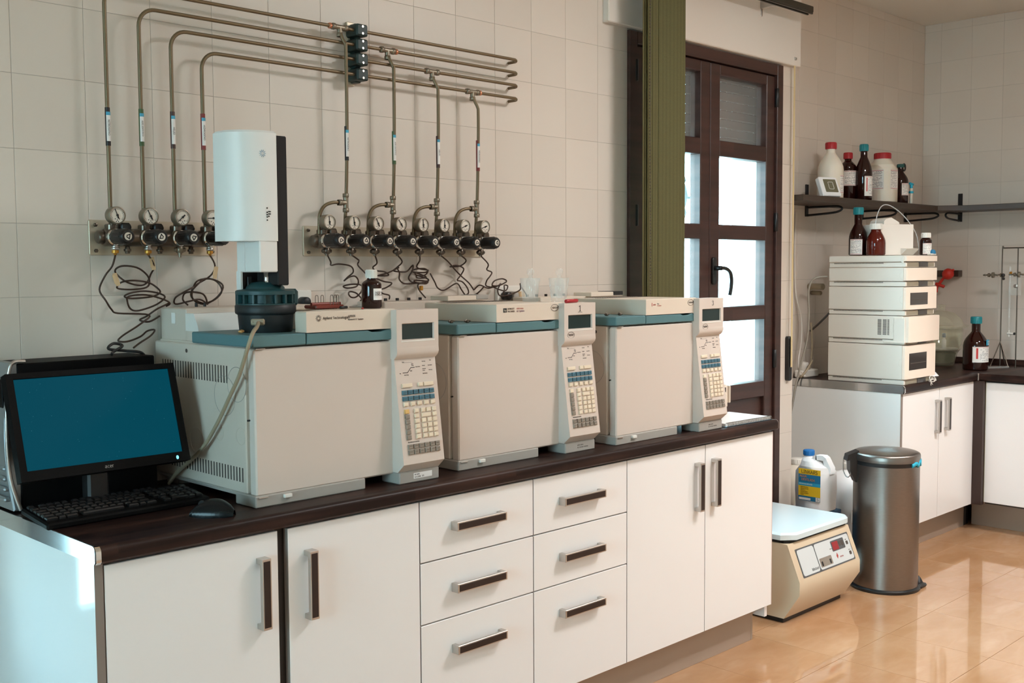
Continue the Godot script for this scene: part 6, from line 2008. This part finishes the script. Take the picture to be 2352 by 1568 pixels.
	b = MB.new()
	cyl(b, Vector3(5.585, 1.13, 0.425), Vector3(5.585, 1.50, 0.425), 0.007, 12)
	part("glass_column", b, M.glass, t)
	b = MB.new()
	bz(b, Vector3(5.58, 1.33, 0.43), Vector3(5.59, 1.45, 0.49), 0.001)
	part("scale_plate", b, M.glass, t)
	b = MB.new()
	cyl(b, Vector3(5.578, 1.385, 0.462), Vector3(5.572, 1.385, 0.462), 0.012, 12, 0.002)
	part("dial", b, M.satin_metal, t)
	t = thing("glass_rod", "clear glass rod lying across the corner worktop before the thin metal stand", "rod", Vector3(5.50, 0.9, 0.40))
	b = MB.new()
	cyl(b, Vector3(5.45, 0.907, 0.355), Vector3(5.56, 0.907, 0.44), 0.0065, 12, 0.002)
	part("rod", b, M.glass, t)

# ---------------------------------------------------------------- on the floor
func floor_things():
	# pedal bin
	var c := Vector3(3.766, 0, 0.567)
	var t := thing("pedal_bin", "tall brushed steel pedal bin with domed lid and a cyan bag edge on the floor", "bin", c)
	var b := MB.new()
	lathe(b, c, [Vector2(0, 0), Vector2(0.158, 0), Vector2(0.161, 0.004), Vector2(0.160, 0.012), Vector2(0.151, 0.018), Vector2(0, 0.018)], 48)
	bz(b, c + Vector3(0.060, 0.0, 0.085), c + Vector3(0.128, 0.018, 0.150), 0.006)
	lathe(b, c + Vector3(0.118, 0.014, 0.112), [Vector2(0, 0), Vector2(0.022, 0), Vector2(0.012, 0.02), Vector2(0, 0.034)], 10)
	part("base_ring", b, M.black_plastic, t)
	b = MB.new()
	lathe(b, c, [Vector2(0.1485, 0.016), Vector2(0.1485, 0.585), Vector2(0.1455, 0.585)], 64)
	part("body", b, M.brushed_steel, t)
	b = MB.new()
	lathe(b, c, [Vector2(0.1455, 0.58), Vector2(0.1475, 0.586), Vector2(0.1475, 0.606), Vector2(0, 0.606)], 48)
	part("inner_rim", b, M.black_plastic, t)
	b = MB.new()
	lathe(b, c, [Vector2(0.145, 0.604), Vector2(0.1515, 0.604), Vector2(0.1515, 0.630), Vector2(0.148, 0.638), Vector2(0.138, 0.643), Vector2(0.08, 0.652), Vector2(0, 0.657)], 64)
	part("lid", b, M.brushed_steel, t)
	b = MB.new()
	var hd := Vector3(-0.7077, 0, -0.7065)
	b.xf = Transform3D(Basis(hd, Vector3.UP, hd.cross(Vector3.UP)), c)
	prism(b, [Vector2(0.138, 0.648), Vector2(0.188, 0.628), Vector2(0.194, 0.600), Vector2(0.180, 0.604), Vector2(0.178, 0.555), Vector2(0.152, 0.500), Vector2(0.146, 0.50)], Vector3(0, 0, -0.03), Vector3.RIGHT, Vector3.UP, Vector3.BACK, 0.06, 0.003)
	part("hinge", b, M.black_plastic, t)
	b = MB.new()
	b.xf = Transform3D(Basis(hd, Vector3.UP, hd.cross(Vector3.UP)), c)
	tube(b, spline([Vector3(0.190, 0.612, 0.03), Vector3(0.192, 0.58, 0.034), Vector3(0.192, 0.545, 0.03), Vector3(0.186, 0.522, 0.01), Vector3(0.176, 0.522, -0.006), Vector3(0.170, 0.545, -0.01), Vector3(0.169, 0.56, -0.01)], 6), 0.0026, 8)
	part("carry_handle", b, M.satin_metal, t)
	b = MB.new()
	var pts := []
	for k in 15:
		var a := 0.70 + 1.15 * k / 14.0
		pts.append(c + Vector3(cos(a) * 0.1515, 0.592 + 0.008 * sin(k * 1.7) + 0.004 * (k % 3), sin(a) * 0.1515))
	tube(b, pts, 0.010, 8, 0.35)
	part("bag_edge", b, M.bag_cyan, t)
	# floor centrifuge: side outline pushed along x
	var x0 := 2.945
	var wd := 0.520
	t = thing("floor_centrifuge", "beige tabletop centrifuge with a pale lid and sloping control panel standing on the floor", "centrifuge", Vector3(x0 + wd / 2, 0, 0.33))
	b = MB.new()
	prism(b, [Vector2(0.11, 0.022), Vector2(0.524, 0.022), Vector2(0.598, 0.135), Vector2(0.598, 0.189), Vector2(0.537, 0.340), Vector2(0.11, 0.340)], Vector3(x0, 0, 0), Vector3.BACK, Vector3.UP, Vector3.RIGHT, wd, 0.003)
	var body := part("body", b, M.fuge_beige, t)
	b = MB.new()
	bz(b, Vector3(x0 + 0.01, 0.0, 0.13), Vector3(x0 + wd - 0.02, 0.023, 0.515), 0.002)
	part("rubber_base", b, M.black_plastic, t)
	b = MB.new()
	prism(b, [Vector2(x0 + 0.012, 0.12), Vector2(x0 + wd - 0.012, 0.12), Vector2(x0 + wd - 0.012, 0.53), Vector2(x0 + 0.03, 0.53), Vector2(x0 + 0.012, 0.512)], Vector3(0, 0.34, 0), Vector3.RIGHT, Vector3.BACK, Vector3.UP, 0.016)
	part("seal", b, M.black_matt, t)
	b = MB.new()
	var lid := [Vector2(x0 - 0.004, 0.10), Vector2(x0 + wd + 0.004, 0.10)]
	for k in 7:
		var a := PI / 2 * k / 6.0
		lid.append(Vector2(x0 + wd - 0.046 + cos(a) * 0.05, 0.502 + sin(a) * 0.05))
	lid.append(Vector2(x0 + 0.05, 0.552)); lid.append(Vector2(x0 - 0.004, 0.506))
	prism(b, lid, Vector3(0, 0.355, 0), Vector3.RIGHT, Vector3.BACK, Vector3.UP, 0.030, 0.009)
	part("lid", b, M.fuge_lid, t)
	# control panel on the slope; u along x, v down the slope
	var dn := Vector3(0, -0.151, 0.061).normalized()
	var ot := Vector3(0, 0.061, 0.151).normalized()
	var pf := Transform3D(Basis(Vector3.RIGHT, -dn, ot), Vector3(x0, 0.340, 0.537))
	var P := func(u0: float, v0: float, u1: float, v1: float, z: float, m: Material, nm: String, par: Node3D, r := 0.004):
		var q := MB.new()
		q.xf = pf
		prism(q, rrect(u0, -v1, u1, -v0, r, 2), Vector3.ZERO, Vector3.RIGHT, Vector3.UP, Vector3.BACK, z)
		return part(nm, q, m, par)
	var fr: MeshInstance3D = P.call(0.040, 0.028, 0.484, 0.151, 0.0015, M.panel_frame, "control_panel", body)
	P.call(0.047, 0.034, 0.180, 0.145, 0.0022, M.panel_grey, "panel_field", body, 0.010)
	P.call(0.187, 0.034, 0.478, 0.145, 0.0022, M.panel_grey, "panel_field", body, 0.010)
	P.call(0.320, 0.044, 0.432, 0.090, 0.0028, M.panel_frame, "display_field", body)
	P.call(0.328, 0.050, 0.378, 0.086, 0.0034, M.led_red, "red_display", body, 0.002)
	P.call(0.384, 0.054, 0.402, 0.076, 0.0034, M.slot, "panel_button", body)
	P.call(0.406, 0.054, 0.424, 0.076, 0.0034, M.slot, "panel_button", body)
	P.call(0.445, 0.064, 0.463, 0.080, 0.0030, M.slot, "panel_button", body)
	P.call(0.448, 0.110, 0.466, 0.126, 0.0030, M.slot, "panel_button", body)
	P.call(0.195, 0.098, 0.295, 0.136, 0.0028, M.key_grey, "switch_field", body)
	P.call(0.204, 0.112, 0.216, 0.132, 0.0036, M.black_plastic, "rocker_switch", body, 0.003)
	P.call(0.272, 0.112, 0.284, 0.132, 0.0036, M.black_plastic, "rocker_switch", body, 0.003)
	var PT := func(s: String, u: float, v: float, h: float, m: Material): print_text(s, h, m, fr, pf * Vector3(u, -v, 0.0026), pf.basis)
	PT.call("Mixtasel", 0.118, 0.130, 0.011, M.print_black)
	PT.call("selecta", 0.362, 0.119, 0.007, M.print_red)
	PT.call("RPM x100", 0.300, 0.075, 0.0035, M.print_grey)
	PT.call("TIME", 0.444, 0.058, 0.004, M.print_grey)
	PT.call("STOP", 0.447, 0.104, 0.004, M.print_grey)
	b = MB.new()
	b.xf = pf
	prism(b, [Vector2(0.342, -0.124), Vector2(0.352, -0.112), Vector2(0.347, -0.098), Vector2(0.337, -0.112)], Vector3.ZERO, Vector3.RIGHT, Vector3.UP, Vector3.BACK, 0.0026)
	part("drop_logo", b, M.print_red, fr)
	# jug of distilled water on a low box
	t = thing("storage_box", "low dark blue box under the jug with the yellow label behind the centrifuge", "box", Vector3(3.725, 0, 0.215))
	b = MB.new()
	bz(b, Vector3(3.63, 0, 0.13), Vector3(3.825, 0.318, 0.31), 0.003)
	part("box", b, mat("box_blue", rgb(28, 88, 130), 0.6), t)
	at_jug(Vector3(3.728, 0.319, 0.224))
	for k in 2:
		var p: Vector3 = [Vector3(4.015, 0, -0.045), Vector3(4.075, 0, 0.228)][k]
		t = thing("carboy", ["large yellowed white carboy on the floor left of the labelled water jug", "large white carboy on the floor between the labelled water jug and the steel bin"][k], "carboy", p, "carboys on the floor behind the centrifuge")
		b = MB.new()
		lathe(b, p, [Vector2(0, 0), Vector2(0.115, 0), Vector2(0.125, 0.012), Vector2(0.127, 0.36), Vector2(0.120, 0.41), Vector2(0.095, 0.450), Vector2(0.05, 0.468), Vector2(0.035, 0.475), Vector2(0.035, 0.49), Vector2(0, 0.49)], 32)
		part("body", b, M.hdpe if k == 0 else M.jug_white, t)
		b = MB.new()
		cap_mesh(b, p + Vector3(0, 0.475, 0), 0.040, 0.028)
		part("cap", b, M.cap_white, t)
		b = MB.new()
		lathe(b, p, [Vector2(0.1285, 0.285), Vector2(0.1285, 0.215)], 12, Vector3.UP, 1.55 - k * 0.1, 2.75 - k * 0.1)
		for q in b.uv.size(): b.uv[q] = Vector2(1.0 - b.uv[q].x, b.uv[q].y / 0.07)
		part("paper_label", b, M.printed_paper_2, t)

func at_jug(at: Vector3):
	var t := thing("water_jug", "white plastic jug with a blue cap and yellow and blue label standing behind the centrifuge", "jug", at)
	var b := MB.new()
	# x is the label side's depth, z the handle side's length; layers of rounded rectangles
	var lay := [[0.0, 0.054, 0.074, 0.0], [0.006, 0.062, 0.082, 0.0], [0.10, 0.066, 0.086, 0.0], [0.19, 0.064, 0.084, 0.0], [0.216, 0.060, 0.078, 0.0], [0.240, 0.046, 0.054, -0.018], [0.256, 0.028, 0.030, -0.036], [0.262, 0.022, 0.023, -0.040], [0.272, 0.022, 0.022, -0.040], [0.272, 0.001, 0.001, -0.040]]
	for k in lay.size() - 1:
		var rows := []
		for q in [lay[k], lay[k + 1]]:
			var row := []
			for v in rrect(-q[1], -q[2] + q[3], q[1], q[2] + q[3], minf(q[1], q[2]) * (0.34 if q[0] < 0.2 else 0.95), 5): row.append(at + Vector3(v.x, q[0], v.y))
			rows.append(row)
		var up: float = clampf((lay[k][1] - lay[k + 1][1]) / maxf(lay[k + 1][0] - lay[k][0], 0.0005), -2, 4)
		var n: int = rows[0].size()
		for j in n:
			var jj := (j + 1) % n
			var na: Vector3 = Vector3(rows[0][j].x - at.x, 0, rows[0][j].z - at.z - lay[k][3]).normalized() + Vector3(0, up, 0)
			var nb: Vector3 = Vector3(rows[0][jj].x - at.x, 0, rows[0][jj].z - at.z - lay[k][3]).normalized() + Vector3(0, up, 0)
			b.tri(rows[0][j], rows[0][jj], rows[1][jj], na, nb, nb); b.tri(rows[0][j], rows[1][jj], rows[1][j], na, nb, na)
	part("body", b, M.jug_white, t)
	b = MB.new()
	for q in [[Vector2(-0.012, 0.205), Vector2(0.012, 0.205), Vector2(0.016, 0.250), Vector2(0.014, 0.270), Vector2(-0.006, 0.264)], [Vector2(0.010, 0.248), Vector2(0.050, 0.248), Vector2(0.064, 0.262), Vector2(0.048, 0.272), Vector2(0.010, 0.271)], [Vector2(0.050, 0.249), Vector2(0.062, 0.200), Vector2(0.090, 0.185), Vector2(0.091, 0.215), Vector2(0.063, 0.263)]]:
		prism(b, q, at + Vector3(-0.024, 0, 0), Vector3.BACK, Vector3.UP, Vector3.RIGHT, 0.048, 0.004)
	part("grip", b, M.jug_white, t)
	b = MB.new()
	cap_mesh(b, at + Vector3(0, 0.264, -0.040), 0.0265, 0.026)
	part("cap", b, M.cap_blue, t)
	# label on the side that faces -x
	var lf := Transform3D(Basis(Vector3.BACK, Vector3.UP, Vector3.LEFT), at + Vector3(-0.0668, 0, 0))
	var R := func(u0: float, v0: float, u1: float, v1: float, z: float, m: Material, par: Node3D):
		var q := MB.new()
		q.xf = lf
		bz(q, Vector3(u0, v0, 0.0), Vector3(u1, v1, z))
		return part("label_field", q, m, par)
	var lb: MeshInstance3D = R.call(-0.056, 0.052, 0.062, 0.207, 0.0006, M.label_yellow, t)
	lb.name = "label"
	R.call(-0.056, 0.124, 0.062, 0.180, 0.0010, M.label_blue, lb)
	R.call(-0.056, 0.124, 0.062, 0.140, 0.0013, M.label_cyan, lb)
	R.call(-0.056, 0.052, 0.062, 0.074, 0.0010, M.label_blue, lb)
	R.call(-0.052, 0.055, 0.010, 0.066, 0.0014, M.paper, lb)
	R.call(0.038, 0.053, 0.061, 0.073, 0.0014, M.paper, lb)
	print_text("LINKARS", 0.0165, M.print_black, lb, lf * Vector3(0.003, 0.1925, 0.0014), lf.basis, HORIZONTAL_ALIGNMENT_CENTER)
	print_text("AGUA", 0.0105, M.print_orange, lb, lf * Vector3(-0.050, 0.1705, 0.0018), lf.basis)
	print_text("DESTILADA", 0.0105, M.print_orange, lb, lf * Vector3(-0.040, 0.1545, 0.0018), lf.basis)
	print_text("desmineralizada", 0.007, M.paper, lb, lf * Vector3(-0.052, 0.1335, 0.0018), lf.basis)
	for q in [["Bateria de coches", 0.1175], ["Planchas de vapor", 0.110], ["Radiadores", 0.1025], ["Humidificadores", 0.095], ["Limpieza de vidrio", 0.0875], ["Plantas", 0.080]]:
		print_text(q[0], 0.0038, M.print_black, lb, lf * Vector3(-0.044, q[1], 0.0012), lf.basis)
	print_text("5", 0.012, M.print_black, lb, lf * Vector3(0.0495, 0.064, 0.0018), lf.basis, HORIZONTAL_ALIGNMENT_CENTER)
